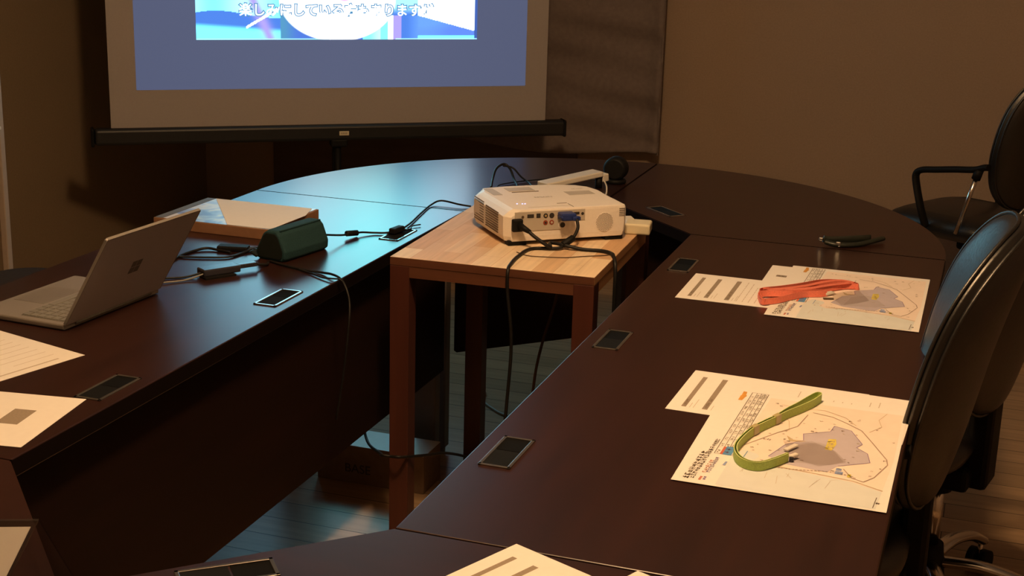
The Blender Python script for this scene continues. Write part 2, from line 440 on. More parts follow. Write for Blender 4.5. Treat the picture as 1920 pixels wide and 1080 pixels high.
def straight_table(name, x0, x1, inner, label):
    t = thing(name, label, 'table', ((x0 + x1) / 2, YS / 2, 0))
    b = MB(); b.box((0, 0, ZT - TT / 2), (x1 - x0 - 0.001, YS - 0.0025, TT), M['mahog'], bev=0.0018); edge_band(b); b.build('tabletop', t)
    s = 1 if inner > (x0 + x1) / 2 else -1
    hx = (x1 - x0) / 2
    b = MB(); b.box((s * (hx - 0.040), 0, (0.28 + ZT - TT) / 2), (0.018, YS - 0.10, ZT - TT - 0.28), M['panel'], bev=0.001); b.build('modesty_panel', t)
    for y in (-YS / 2 + 0.05, YS / 2 - 0.03):
        for sx in (0.085, 0.49):
            b = MB(); xx = s * (hx - sx)
            b.box((xx, y, (ZT - TT) / 2 + 0.01), (0.06, 0.035, ZT - TT - 0.02), M['tleg'], bev=0.003)
            lg = b.build('leg', t)
            b = MB(); b.cyl((xx, y, 0), (xx, y, 0.022), 0.02, M['tleg'], n=16); b.build('foot', lg)
    return t, s, hx
t, s, hx = straight_table('conference_table', 0.0, D, 0.0, 'straight dark mahogany table on the right, carrying both coloured maps')
for y in (0.299, 0.895, 1.497): port(t, s * (hx - 0.05), y - YS / 2, 0)
t, s, hx = straight_table('conference_table', XI - D, XI, XI, 'straight dark mahogany table on the left, carrying the open laptop')
for y in (0.31, 0.893, 1.493): port(t, s * (hx - 0.05), y - YS / 2, 0)

def fan_table(sx, sy, label, ports=()):
    """quarter-round end table: sx=+1 right half, -1 left half; sy=+1 far end, -1 near end"""
    y0 = YS if sy > 0 else 0.0
    t = thing('corner_table', label, 'table', (CX, y0, 0))
    h = -CX; g = 0.0012
    poly = [(h, g), (h + D, g)]
    n = 48
    for k in range(1, n): a = math.pi / 2 * k / n; poly.append((RO * math.cos(a), RO * math.sin(a)))
    poly += [(g, RO), (g, h)]
    poly = [(sx * x, sy * y) for x, y in poly]
    b = MB(); b.prism(poly, ZT - TT, ZT, M['mahogx'], bev=0.0018); edge_band(b); b.build('tabletop', t)
    # panel parallel to the slanted inner edge
    L = h * math.sqrt(2) - 0.02; off = 0.065
    c = (sx * (h / 2 + off * 0.7071), sy * (h / 2 + off * 0.7071))
    a = math.atan2(sy * -1, sx * 1)
    b = MB(); b.box((c[0], c[1], (0.30 + ZT - TT) / 2), (L, 0.018, ZT - TT - 0.30), M['panel'], rot=Matrix.Rotation(a, 3, 'Z')); b.build('modesty_panel', t)
    for lx, ly in ((h + 0.085, 0.06), (h + 0.46, 0.06), (0.06, h + 0.085), (0.06, h + 0.46)):
        b = MB(); b.box((sx * lx, sy * ly, (ZT - TT) / 2 + 0.01), (0.045, 0.035, ZT - TT - 0.02), M['tleg'], bev=0.003); lg = b.build('leg', t)
        b = MB(); b.cyl((sx * lx, sy * ly, 0), (sx * lx, sy * ly, 0.022), 0.018, M['tleg'], n=16); b.build('foot', lg)
    for x, y, rz in ports: port(t, x - CX, y - y0, rz)
    return t
fan_table(1, 1, 'quarter-round mahogany end table at the far right, nothing standing on it', [(-0.115, 2.03, math.radians(45))])
fan_table(-1, 1, 'quarter-round mahogany end table below the projection screen, shining with cyan reflection')
fan_table(1, -1, 'quarter-round mahogany end table nearest the camera, with the white page at the bottom edge', [(-0.133, -0.194, math.radians(-50))])
fan_table(-1, -1, 'quarter-round mahogany end table in the bottom left corner, under the clear sign holder')

# ------------------------------------------------------------------ small beech table
WA = math.radians(2.0)
WL = (-0.324, 1.518)
WW, WD, WH = 0.460, 0.575, 0.72
t = thing('side_table', 'small pale beech block table standing in the gap under the projector', 'table', (WL[0], WL[1], 0), WA)
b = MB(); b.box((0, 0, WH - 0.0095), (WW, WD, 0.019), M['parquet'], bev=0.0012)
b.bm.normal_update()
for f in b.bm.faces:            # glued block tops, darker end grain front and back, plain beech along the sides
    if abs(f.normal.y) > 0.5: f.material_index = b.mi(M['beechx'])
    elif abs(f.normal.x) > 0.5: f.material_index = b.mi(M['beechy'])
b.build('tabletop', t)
lw = 0.045
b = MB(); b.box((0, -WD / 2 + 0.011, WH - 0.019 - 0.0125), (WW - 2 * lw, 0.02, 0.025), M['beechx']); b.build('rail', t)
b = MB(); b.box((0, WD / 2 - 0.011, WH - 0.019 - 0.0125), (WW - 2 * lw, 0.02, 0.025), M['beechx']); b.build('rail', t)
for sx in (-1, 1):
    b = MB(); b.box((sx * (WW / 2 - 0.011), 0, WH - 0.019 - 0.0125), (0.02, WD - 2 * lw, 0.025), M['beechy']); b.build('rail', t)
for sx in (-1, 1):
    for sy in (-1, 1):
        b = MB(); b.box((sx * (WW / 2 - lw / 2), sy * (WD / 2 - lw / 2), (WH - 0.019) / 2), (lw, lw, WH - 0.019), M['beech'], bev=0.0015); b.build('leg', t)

# ------------------------------------------------------------------ projector
PA = math.radians(39.2)
PO = (-0.2305, 1.51, WH)          # middle of the rear foot line
def projector():
    t = thing('projector', 'cream white projector with blue cable plug standing on the beech table', 'projector', PO, PA)
    z0, z1 = 0.010, 0.083
    w, d = 0.150, 0.262
    # body outline seen from above (x to its right from behind, y forward), rounded front corners
    out = [(-w + 0.014, -0.004), (w - 0.006, -0.004), (w, 0.002), (w, 0.10), (w + 0.004, 0.17), (w - 0.006, 0.215), (w - 0.03, 0.240), (0.06, 0.258), (0.0, d), (-0.06, 0.262), (-w + 0.03, 0.252), (-w + 0.008, 0.236), (-w - 0.002, 0.21), (-w, 0.012)]
    b = MB(); i = b.mi(M['projwhite'])
    secs = [(z0 + 0.0, 0.965), (z0 + 0.012, 0.992), (z0 + 0.030, 1.0), (z1 - 0.016, 1.0), (z1 - 0.006, 0.994), (z1 - 0.0015, 0.982), (z1, 0.970)]
    rings = []
    for z, s in secs:
        ring = []
        for x, y in out:
            yy = (y - 0.12) * s + 0.12; xx = x * s
            if y < 0.02: yy = y + (1 - s) * 0.06      # rear face stays flat
            if x < -0.12 and z > z1 - 0.014: xx += 0.020 * (z - (z1 - 0.014)) / 0.014   # bevelled left shoulder
            ring.append(b.bm.verts.new((xx, yy, z)))
        rings.append(ring)
    n = len(out)
    for A, B in zip(rings, rings[1:]):
        for k in range(n):
            f = b.bm.faces.new((A[k], A[(k + 1) % n], B[(k + 1) % n], B[k])); f.material_index = i
    f = b.bm.faces.new(rings[0][::-1]); f.material_index = i
    f = b.bm.faces.new(rings[-1]); f.material_index = i
    body = b.build('body', t)
    md = body.modifiers.new('round', 'BEVEL'); md.width = 0.004; md.segments = 3; md.limit_method = 'ANGLE'; md.angle_limit = math.radians(25)
    # rear connector panel
    yr = -0.0045
    b = MB(); b.box((-0.042, yr, 0.0655), (0.172, 0.002, 0.026), M['projgrey'], bev=0.0006)
    b.box((-0.068, yr, 0.044), (0.118, 0.002, 0.020), M['projgrey'], bev=0.0006)
    pn = b.build('connector_panel', t)
    yq = yr - 0.0012
    def pj(name, x, z, dx, dz, m): b = MB(); b.box((x, yq, z), (dx, 0.0016, dz), m, bev=0.0005); b.build(name, pn)
    def pr(name, x, z, r, m, m2=None):
        b = MB(); b.cyl((x, yq + 0.001, z), (x, yq - 0.0008, z), r, m, n=24)
        if m2: b.cyl((x, yq, z), (x, yq - 0.0022, z), r * 0.45, m2, n=16)
        b.build(name, pn)
    pj('usb_port', -0.090, 0.0685, 0.016, 0.008, M['projdark'])
    pj('usb_port', -0.071, 0.0685, 0.010, 0.010, M['projdark'])
    pr('audio_jack', -0.109, 0.067, 0.0032, M['cablebrown'])
    pr('video_jack', -0.0535, 0.0675, 0.0055, M['projdark'], M['rca_y'])
    pr('video_jack', -0.0385, 0.0675, 0.0060, M['projdark'])
    pr('audio_jack', -0.0535, 0.0515, 0.0055, M['rca_r'], M['projdark'])
    pr('audio_jack', -0.0385, 0.0515, 0.0055, M['rca_r'], M['projgrey'])
    pj('hdmi_port', 0.0225, 0.0695, 0.014, 0.006, M['projdark'])
    pr('audio_jack', 0.0375, 0.068, 0.0034, M['projdark'])
    b = MB(); b.cyl((-0.0115, yr + 0.001, 0.044), (-0.0115, yr - 0.0018, 0.044), 0.0105, M['projwhite'], n=28)
    b.cyl((-0.0115, yr, 0.044), (-0.0115, yr - 0.0024, 0.044), 0.0062, M['projdark'], n=24); b.build('lock_socket', pn)
    # speaker grille: pierced disc
    b = MB(); b.cyl((0.094, -0.003, 0.045), (0.094, -0.0050, 0.045), 0.0225, M['projwhite'], n=48)
    k = 0
    for q in range(220):
        r = 0.0213 * math.sqrt((q + 0.5) / 220); a = q * 2.399963
        b.cyl((0.094 + r * math.cos(a), -0.0050, 0.045 + r * math.sin(a)), (0.094 + r * math.cos(a), -0.0053, 0.045 + r * math.sin(a)), 0.00085, M['slot'], n=6)
    b.build('speaker_grille', t)
    b = MB()
    for q in range(5): b.box((0.1375, -0.0043, 0.0745 - q * 0.0042), (0.014, 0.0010, 0.0014), M['slot'])
    b.build('vent_slots', t)
    # left side vents (louvres in two blocks)
    b = MB()
    for q in range(9):
        b.box((-w - 0.0008, 0.175, 0.073 - q * 0.0062), (0.0016, 0.066, 0.0018), M['slot'])
        b.box((-w - 0.0008, 0.085, 0.069 - q * 0.0058), (0.0016, 0.085, 0.0018), M['slot'])
    b.build('side_vents', t)
    # top details
    zt = z1 + 0.0004
    b = MB(); b.box((-0.036, 0.214, zt), (0.066, 0.040, 0.0012), M['projgrey'], bev=0.0005); b.box((-0.032, 0.184, zt), (0.068, 0.0035, 0.0012), M['slot']); b.build('lens_slider', t)
    b = MB(); b.box((-0.108, 0.200, zt - 0.0001), (0.022, 0.075, 0.0008), M['projgrey']); b.build('lamp_hatch', t)
    b = MB(); b.box((0.092, 0.145, zt - 0.0002), (0.066, 0.040, 0.0006), M['projgrey']); b.build('printed_label', t)
    b = MB()
    for x, y, l in ((0.018, -0.045, 0.03), (0.018, 0.05, 0.002)): b.box((x, 0.0 + 0.02, zt - 0.0002), (0.0012, 0.035, 0.0006), M['slot'])
    b.box((-0.035, 0.018, zt - 0.0002), (0.105, 0.0008, 0.0006), M['projgrey']); b.box((0.006, 0.045, zt - 0.0001), (0.024, 0.004, 0.0006), M['printgrey'])
    b.build('button_panel', t)
    for x, y in ((-0.099, 0.060), (-0.087, 0.057), (-0.081, 0.056)):
        b = MB(); b.cyl((x, y, zt - 0.0004), (x, y, zt + 0.0008), 0.0016, M['led'], n=12); b.build('status_lamp', t)
    for txt, x, y, sz in (('EPSON', -0.012, 0.117, 0.0150), ('EB-W05', 0.104, 0.190, 0.0085)):
        text_mesh(txt, sz, M['printgrey'], 'lettering', t, Matrix.Translation((x, y, zt + 0.0002)))
    # feet and base skid
    for x, y in ((-0.118, 0.012), (0.122, 0.014)):
        b = MB(); b.box((x, y, 0.0065), (0.046, 0.026, 0.013), M['blackm'], bev=0.003); b.build('foot', t)
    b = MB(); b.cyl((0, 0.215, 0), (0, 0.215, 0.014), 0.013, M['blackm'], n=20); b.build('foot', t)
    b = MB(); b.box((0.0, 0.12, 0.0095), (0.262, 0.21, 0.005), M['blackm'], bev=0.001); b.build('base_plate', t)
    # lens
    b = MB(); b.cyl((-0.05, d - 0.012, 0.048), (-0.05, d + 0.012, 0.048), 0.030, M['projgrey'], n=40, caps=True); ln = b.build('lens_ring', t)
    b = MB(); b.cyl((-0.05, d + 0.006, 0.048), (-0.05, d + 0.0128, 0.048), 0.023, M['lcd'], n=32); b.build('lens_glass', ln)
    return t

def text_mesh(txt, size, m, name, parent, mtx, offset=0.0, align='CENTER'):
    cu = bpy.data.curves.new('lettering', 'FONT'); cu.body = txt; cu.size = size; cu.align_x = align; cu.align_y = 'CENTER'; cu.offset = offset
    ob = bpy.data.objects.new('lettering_source', cu); COL.objects.link(ob)
    bpy.context.view_layer.update()
    me = bpy.data.meshes.new_from_object(ob.evaluated_get(bpy.context.evaluated_depsgraph_get()))
    bpy.data.objects.remove(ob, do_unlink=True)
    me.transform(mtx); me.materials.clear(); me.materials.append(m); me.name = name
    o = bpy.data.objects.new(name, me); COL.objects.link(o); o.parent = parent
    return o
projector()

def world_thing(name, label, cat, base, group=None):
    """a thing whose parts are given in world coordinates"""
    return thing(name, label, cat, base, 0, group)
def W2(b, base): return b.shifted(-Vector(base))

def pworld(x, y, z): # projector space -> world
    q = rot2(x, y, PA); return Vector((PO[0] + q[0], PO[1] + q[1], PO[2] + z))

# power cord and video cable of the projector
base = tuple(pworld(-0.13, -0.02, 0))
t = world_thing('mains_cable', 'thick black power cord plugged into the left of the projector, crossing to the right edge', 'cable', base)
b = MB(); R = Matrix.Rotation(PA, 3, 'Z')
b.box(pworld(-0.124, -0.0115, 0.050), (0.025, 0.013, 0.029), M['blackm'], bev=0.003, rot=R); W2(b, base).build('socket_block', t)
b = MB(); b.cyl(pworld(-0.120, -0.016, 0.050), pworld(-0.104, -0.040, 0.040), 0.0085, M['blackm'], r1=0.005, n=14); W2(b, base).build('plug', t)
b = MB(); b.tube([pworld(-0.106, -0.038, 0.041), pworld(-0.095, -0.052, 0.030), pworld(-0.066, -0.066, 0.010), (-0.247, 1.447, WH + 0.012), (-0.215, 1.443, WH + 0.011), (-0.172, 1.447, WH + 0.0045), (-0.130, 1.452, WH + 0.0045), (-0.105, 1.440, WH + 0.005), (-0.091, 1.418, WH + 0.003), (-0.080, 1.395, WH - 0.02), (-0.078, 1.39, WH - 0.10), (-0.080, 1.40, 0.35), (-0.10, 1.44, 0.10), (-0.17, 1.50, 0.008), (-0.30, 1.55, 0.006), (-0.40, 1.70, 0.006)], 0.0042, M['cable'], n=10); W2(b, base).build('cord', t)

base = tuple(pworld(0.0, -0.03, 0))
t = world_thing('video_cable', 'black video cable with blue plug and ferrite lump, hanging over the beech table front', 'cable', base)
b = MB(); b.box(pworld(-0.006, -0.018, 0.0665), (0.036, 0.030, 0.017), M['vgablue'], bev=0.003, rot=R)
b.box(pworld(0.010, -0.034, 0.064), (0.020, 0.012, 0.010), M['vgablue'], bev=0.003, rot=R); W2(b, base).build('plug', t)
b = MB()
for x in (-0.024, 0.012): b.cyl(pworld(x, -0.010, 0.067), pworld(x, -0.040, 0.067), 0.0026, M['vgablue'], n=10)
W2(b, base).build('plug_screws', t)
path = [pworld(0.010, -0.038, 0.063), pworld(0.009, -0.048, 0.045), pworld(-0.002, -0.052, 0.026), pworld(-0.018, -0.056, 0.016), pworld(-0.030, -0.059, 0.010), pworld(-0.046, -0.067, 0.006), (-0.279, 1.405, WH + 0.004), (-0.284, 1.33, WH + 0.004), (-0.277, 1.262, WH + 0.0045), (-0.272, 1.226, WH - 0.004), (-0.270, 1.222, WH - 0.05), (-0.256, 1.215, 0.56), (-0.258, 1.20, 0.42), (-0.270, 1.20, 0.22), (-0.262, 1.24, 0.03), (-0.22, 1.31, 0.005), (-0.12, 1.40, 0.005)]
b = MB(); b.tube(path, 0.0038, M['cable'], n=10); W2(b, base).build('cord', t)
b = MB(); b.cyl(pworld(-0.002, -0.0525, 0.0245), pworld(-0.032, -0.060, 0.0105), 0.0080, M['blackm'], n=16, bev=0.002); W2(b, base).build('ferrite', t)

b = MB(); b.tube([(-0.302, 1.372, WH + 0.0016), (-0.27, 1.352, WH + 0.0016), (-0.235, 1.356, WH + 0.0016), (-0.189, 1.370, WH + 0.0016), (-0.149, 1.402, WH + 0.0016), (-0.112, 1.428, WH + 0.0016), (-0.098, 1.45, WH + 0.0016)], 0.0011, M['cablebrown'], n=8)
tag(b.build('loose_cable'), 'thin brown cord curving across the front of the beech table top', 'cord')

# white adapter block and its flat plug at the back corner of the beech table
base = (-0.122, 1.733, WH)
t = thing('power_adapter', 'ivory white adapter block lying at the back right corner of the beech table', 'adapter', base, math.radians(8))
b = MB(); b.box((0.012, -0.052, 0.0135), (0.062, 0.060, 0.026), M['ivory'], bev=0.005, seg=3); b.build('body', t)
b = MB(); b.box((-0.016, 0.012, 0.010), (0.030, 0.085, 0.012), M['white'], bev=0.003, rot=Matrix.Rotation(math.radians(20), 3, 'Z')); b.build('plug', t)

# ------------------------------------------------------------------ things behind the projector on the end table
base = (-0.40, 2.22, ZT)
t = world_thing('power_strip', 'long white plastic strip propped up behind the projector', 'power strip', base)
p0, p1 = Vector((-0.478, 2.105, ZT + 0.024)), Vector((-0.366, 2.267, ZT + 0.040))
d = (p1 - p0); ang = math.atan2(d.y, d.x)
Rm = Matrix.Rotation(ang, 3, 'Z') @ Matrix.Rotation(-math.atan2(d.z, math.hypot(d.x, d.y)), 3, 'Y')
b = MB(); b.box((p0 + p1) / 2, (d.length, 0.048, 0.015), M['white'], bev=0.003, rot=Rm); W2(b, base).build('body', t)
b = MB(); b.box(p1 + Vector((0.012, 0.006, -0.012)), (0.022, 0.030, 0.022), M['white'], bev=0.003, rot=Rm); W2(b, base).build('end_plug', t)
b = MB(); b.cyl((-0.360, 2.255, ZT), (-0.360, 2.255, ZT + 0.028), 0.010, M['blackm'], n=16); W2(b, base).build('prop', t)
b = MB(); b.cyl((-0.47, 2.11, ZT), (-0.47, 2.11, ZT + 0.018), 0.010, M['blackm'], n=16); W2(b, base).build('prop', t)
base = (-0.335, 2.345, ZT)
t = thing('desk_speaker', 'round black device standing behind the white strip on the end table', 'speaker', base)
b = MB(); b.cyl((0, 0, 0), (0, 0, 0.012), 0.030, M['blackm'], n=32, bev=0.003); b.build('foot', t)
b = MB(); b.cyl((0.0, -0.022, 0.042), (0.0, 0.022, 0.042), 0.034, M['blackm'], n=36, bev=0.008); b.build('body', t)
base = (-0.62, 2.27, ZT)
t = world_thing('coiled_cable', 'black cable bundle looping up left behind the projector', 'cable', base)
z = ZT + 0.004
b = MB(); b.tube([(-0.625, 2.10, z), (-0.645, 2.17, z + 0.012), (-0.652, 2.22, z + 0.032), (-0.640, 2.25, z + 0.040), (-0.620, 2.245, z + 0.028), (-0.595, 2.21, z + 0.006), (-0.565, 2.15, z), (-0.55, 2.08, z), (-0.53, 2.05, z)], 0.0035, M['cable']); W2(b, base).build('cord', t)
b = MB(); b.tube([(-0.64, 2.24, z + 0.037), (-0.615, 2.255, z + 0.030), (-0.585, 2.24, z + 0.010), (-0.55, 2.21, z), (-0.505, 2.13, z), (-0.46, 2.09, z), (-0.38, 2.10, z), (-0.34, 2.13, z), (-0.325, 2.17, z)], 0.0026, M['cable']); W2(b, base).build('cord', t)
b = MB(); b.tube([(-0.60, 2.08, z), (-0.617, 2.14, z), (-0.60, 2.19, z), (-0.56, 2.25, z), (-0.50, 2.31, z), (-0.43, 2.33, z), (-0.38, 2.34, z)], 0.0016, M['cable']); W2(b, base).build('cord', t)
b = MB(); b.tube([(-0.340, 2.24, z + 0.02), (-0.322, 2.20, z + 0.012), (-0.312, 2.16, z), (-0.310, 2.12, z)], 0.0022, M['white']); tag(b.build('white_wire'), 'short white wire dropping behind the right rear corner of the projector', 'wire')

# ------------------------------------------------------------------ paper sheets
ZP = ZT + 0.0002
def glyph(b, x, y, s, ang, z, m, sx=1.0):
    """one illegible printed character: a handful of short strokes"""
    st = s * 0.13
    for k in range(random.randint(4, 6)):
        if random.random() < .5:
            u = random.uniform(-.42, .42); a, c = (-.45, u), (.45, u + random.uniform(-.08, .08))
        else:
            u = random.uniform(-.42, .42); a, c = (u, -.45), (u + random.uniform(-.1, .1), .45)
        pa = rot2(a[0] * s * sx, a[1] * s, ang); pc = rot2(c[0] * s * sx, c[1] * s, ang)
        b.line([(x + pa[0], y + pa[1]), (x + pc[0], y + pc[1])], st, z, m)
def glyph_row(b, p0, p1, s, z, m, fill=1.0):
    d = Vector((p1[0] - p0[0], p1[1] - p0[1])); n = max(1, int(d.length / s)); a = math.atan2(d.y, d.x)
    for k in range(n):
        q = Vector(p0) + d * ((k + .5) / n)
        if random.random() <= fill: glyph(b, q.x, q.y, s * 0.88, a, z, m)

def base_sheet(b, w, l, th=0.00025):
    b.box((w / 2, l / 2, th / 2), (w, l, th), M['paper'])
    return th + 0.00012

def place(o, x, y, z, rz, label, cat, group=None):
    o.location = (x, y, z); o.rotation_euler = (0, 0, rz); return tag(o, label, cat, group)

def page_mesh(kind):
    b = MB(); w, l = 0.297, 0.21
    zz = base_sheet(b, w, l)
    if kind == 'bars':
        for k, (bx, bw) in enumerate(((0.021, 0.0078), (0.055, 0.0090), (0.097, 0.0100))):
            b.flat([(bx, 0.022), (bx + bw, 0.022), (bx + bw, 0.180), (bx, 0.180)], zz, M['ink'])
            glyph_row(b, (bx + bw / 2, 0.03), (bx + bw / 2, 0.06 + 0.015 * k), 0.006, zz + 0.0001, M['inkd'], 0.7)
            for q in range(2): b.line([(bx + bw + 0.006 + q * 0.006, 0.022), (bx + bw + 0.006 + q * 0.006, 0.045 + 0.02 * q)], 0.0010, zz, M['inkl'])
        for k in range(13):
            xx = 0.122 + k * 0.0125; yy = 0.022
            while yy < 0.165:
                ln = random.uniform(0.01, 0.03); b.line([(xx, yy), (xx, min(yy + ln, 0.18))], 0.0014, zz, M['inkl']); yy += ln + 0.003
    elif kind == 'notice':
        b.flat([(0.022, 0.112), (0.052, 0.112), (0.052, 0.128), (0.022, 0.128)], zz, M['ink'])
        glyph_row(b, (0.024, 0.120), (0.050, 0.120), 0.008, zz + 0.0001, M['inkd'])
        for k in range(14):
            xx = 0.07 + k * 0.0145; b.line([(xx, 0.03), (xx, 0.03 + random.uniform(.08, .15))], 0.0014, zz, M['inkl'])
    elif kind == 'ruled':
        b.line([(0.02, 0.040), (0.02, 0.17)], 0.004, zz, M['inkl'])
        for k in range(9): b.line([(0.045 + k * 0.022, 0.03), (0.045 + k * 0.022, 0.03 + random.uniform(.07, .15))], 0.0012, zz, M['inkl'])
    elif kind == 'block':
        b.flat([(0.050, 0.066), (0.086, 0.066), (0.086, 0.128), (0.050, 0.128)], zz, M['ink'])
    return b

# map print, drawn in the sheet's own metres (x 0..0.297 away from the aisle, y 0..0.42)
def map_mesh(name, w=0.297, l=0.42):
    b = MB(); z = base_sheet(b, w, l); e = 0.00012
    mm = lambda P: [(x / 1000, y / 1000) for x, y in P]
    b.flat(mm([(64, 104), (99, 94), (137, 100), (177, 98), (241, 90), (285, 70), (291, 190), (290, 398), (78, 398), (70, 240), (66, 140)]), z, M['mland'])
    b.flat(mm([(62, 6), (145, 3), (282, 5), (285, 69), (241, 89), (177, 98), (137, 102), (110, 94), (94, 109), (103, 132), (99, 143), (77, 153), (68, 133), (64, 97)]), z + e, M['msea'])
    b.flat(mm([(115, 140), (132, 198), (155, 225), (151, 253), (189, 279), (192, 306), (219, 295), (241, 243), (234, 226), (252, 207), (259, 172), (216, 141), (204, 112), (193, 113), (141, 120)]), z + 2 * e, M['mzone'])
    b.flat(mm([(140, 128), (150, 200), (178, 226), (196, 215), (222, 160), (204, 140)]), z + 3 * e, M['mzoned'])
    b.flat(mm([(128, 236), (140, 222), (160, 224), (150, 216), (135, 214)]), z + 3 * e, M['mtan'])
    b.line(mm([(115, 140), (132, 198), (155, 225), (151, 253), (189, 279), (192, 306), (219, 295), (241, 243), (234, 226), (252, 207), (259, 172), (216, 141)]), 0.0011, z + 4 * e, M['mpur'])
    b.flat(mm([(190, 201), (190, 245), (201, 249), (204, 227), (200, 199)]), z + 4 * e, M['myel'])
    glyph_row(b, (0.1965, 0.206), (0.1965, 0.244), 0.010, z + 5 * e, M['mtan'])
    b.line(mm([(152, 354), (184, 346), (210, 325), (234, 302), (255, 255), (281, 194), (284, 173), (270, 118), (257, 95), (240, 103), (225, 133)]), 0.0016, z + 4 * e, M['mline'])
    b.line(mm([(74, 172), (113, 243), (138, 282), (146, 341)]), 0.0014, z + 4 * e, M['mline'])
    b.line(mm([(100, 372), (130, 366), (168, 372), (205, 350), (224, 320)]), 0.0009, z + 4 * e, M['mtan'])
    b.line(mm([(113, 243), (128, 262), (122, 300), (105, 330)]), 0.0008, z + 4 * e, M['mtan'])
    b.line(mm([(265, 395), (255, 360), (262, 330), (246, 300)]), 0.0008, z + 4 * e, M['mtan'])
    b.line(mm([(110, 97), (140, 105), (180, 101), (243, 93), (286, 72)]), 0.0012, z + 4 * e, M['mtan'])
    for k in range(60):
        x, y = random.uniform(85, 285), random.uniform(95, 390)
        glyph(b, x / 1000, y / 1000, random.uniform(.003, .006), random.choice((math.pi / 2, 1.2, 1.9)), z + 4 * e, random.choice((M['inkl'], M['mline'])))
    for k in range(10):
        x, y = random.uniform(75, 240), random.uniform(60, 92)
        b.line([(x / 1000, y / 1000), (x / 1000 + random.uniform(-.012, .012), y / 1000 - random.uniform(.008, .03))], 0.0006, z + 4 * e, M['inkl'])
    for k in range(26):
        t = k / 25; glyph(b, 0.110 + t * 0.13, 0.108 - 0.006 * math.sin(t * 6), 0.004, 0.4, z + 4 * e, M['mline'])
    b.flat(mm([(215, 110), (215, 122), (226, 121), (226, 110)]), z + 4 * e, M['mblue2']); b.flat(mm([(215, 124), (215, 133), (223, 132), (223, 124)]), z + 4 * e, M['mblue2'])
    b.flat(mm([(233, 104), (238, 104), (238, 116), (233, 116)]), z + 4 * e, M['myel'])
    b.line(mm([(278, 8), (280, 46)]), 0.0011, z + 4 * e, M['inkd']); glyph(b, 0.283, 0.026, .006, 1.5, z + 4 * e, M['inkd'])
    b.line(mm([(81, 116), (83, 148)]), 0.0010, z + 4 * e, M['mblue']); b.flat(mm([(58, 80), (62, 80), (63, 95), (60, 95)]), z + 4 * e, M['mblue2'])
    # table of figures
    xs = (38, 47, 55, 61, 66); xt = (45, 53, 60, 66, 72)
    for k, (xa, xb) in enumerate(zip(xs, xt)): b.line(mm([(xa, 122), (xb, 412)]), 0.0011 if k in (0, 4) else 0.0008, z + e, M['inkd'])
    for k in range(11):
        f = k / 10; y = 122 + 290 * f
        b.line(mm([(38 + 7 * f, y), (66 + 6 * f, y)]), 0.0008, z + e, M['inkl'] if k not in (0, 10) else M['inkd'])
        if k < 10:
            for q in range(4):
                xm = (xs[q] + (xt[q] - xs[q]) * f + xs[q + 1] + (xt[q + 1] - xs[q + 1]) * f) / 2000
                glyph_row(b, (xm, (y + 3) / 1000), (xm, (y + random.uniform(12, 25)) / 1000), 0.0052, z + e, M['ink'])
    b.flat(mm([(46, 122), (47, 153), (51, 153), (50, 122)]), z + 2 * e, M['mred']); b.flat(mm([(50, 121), (51, 155), (64, 155), (63, 121)]), z + 2 * e, M['mblue'])
    glyph_row(b, (0.055, .125), (0.056, .15), .009, z + 3 * e, M['mpur'])
    # title block
    glyph_row(b, (0.0175, 0.012), (0.0235, 0.125), 0.0105, z + e, M['inkd']); glyph_row(b, (0.026, 0.016), (0.033, 0.182), 0.0085, z + e, M['inkd'])
    for k in range(3): b.flat(mm([(36 + .3 * k, 14 + k * 5), (39.5 + .3 * k, 14 + k * 5), (39.5 + .3 * k, 18 + k * 5), (36 + .3 * k, 18 + k * 5)]), z + e, M['mred'])
    for k in range(2): b.flat(mm([(42, 17 + k * 7), (45.5, 17 + k * 7), (45.5, 22 + k * 7), (42, 22 + k * 7)]), z + e, M['mpur'])
    glyph_row(b, (0.038, 0.042), (0.0405, 0.095), 0.007, z + e, M['mpink']); glyph_row(b, (0.0435, 0.045), (0.0465, 0.108), 0.007, z + e, M['mpur'])
    b.flat(mm([(28.5, 368), (29, 392), (30, 392), (30, 413), (36, 412), (37, 396), (39, 392), (37, 384), (35, 368)]), z + e, M['mor'])
    return b.build(name)

# near place setting on the right table
place(page_mesh('bars').build('printed_page'), 0.2230, 0.5745, ZP, math.radians(-1.6), 'white page with grey heading bars, tucked under the nearer map with the green strap', 'paper')
place(page_mesh('notice').build('printed_page'), 0.2985, 0.5680, ZP + 0.0006, math.radians(-1.6), 'plain white page peeking out at the back right under the nearer map', 'paper')
place(map_mesh('printed_map'), 0.2975, 0.2905, ZP + 0.0014, 0, 'large coloured map sheet nearer the camera, under the green strap', 'map')
# far place setting
place(page_mesh('bars').build('printed_page'), 0.091, 1.2295, ZP, 0, 'white page with three grey bars left of the farther map, by the table edge', 'paper')
place(page_mesh('notice').build('printed_page'), 0.236, 1.372, ZP + 0.0006, 0, 'white page with one dark stamp bar, between the three-bar page and the farther map', 'paper')
place(map_mesh('printed_map'), 0.283, 1.176, ZP + 0.0014, math.radians(0.4), 'large coloured map sheet farther from the camera, under the coral red strap', 'map')
# pages on the left table
a = math.atan2(-0.171, -0.043)
def corner_page(kind, cx, cy, ang, z, label):
    """page whose local (0, 0.21) corner sits at (cx, cy) with rotation ang"""
    o = page_mesh(kind).build('printed_page')
    q = rot2(0, 0.21, ang)
    return place(o, cx - q[0], cy - q[1], z, ang, label, 'paper')
def corner_page2(kind, cx, cy, ang, z, label):
    """page whose local (0,0) corner sits at (cx, cy)"""
    return place(page_mesh(kind).build('printed_page'), cx, cy, z, ang, label, 'paper')
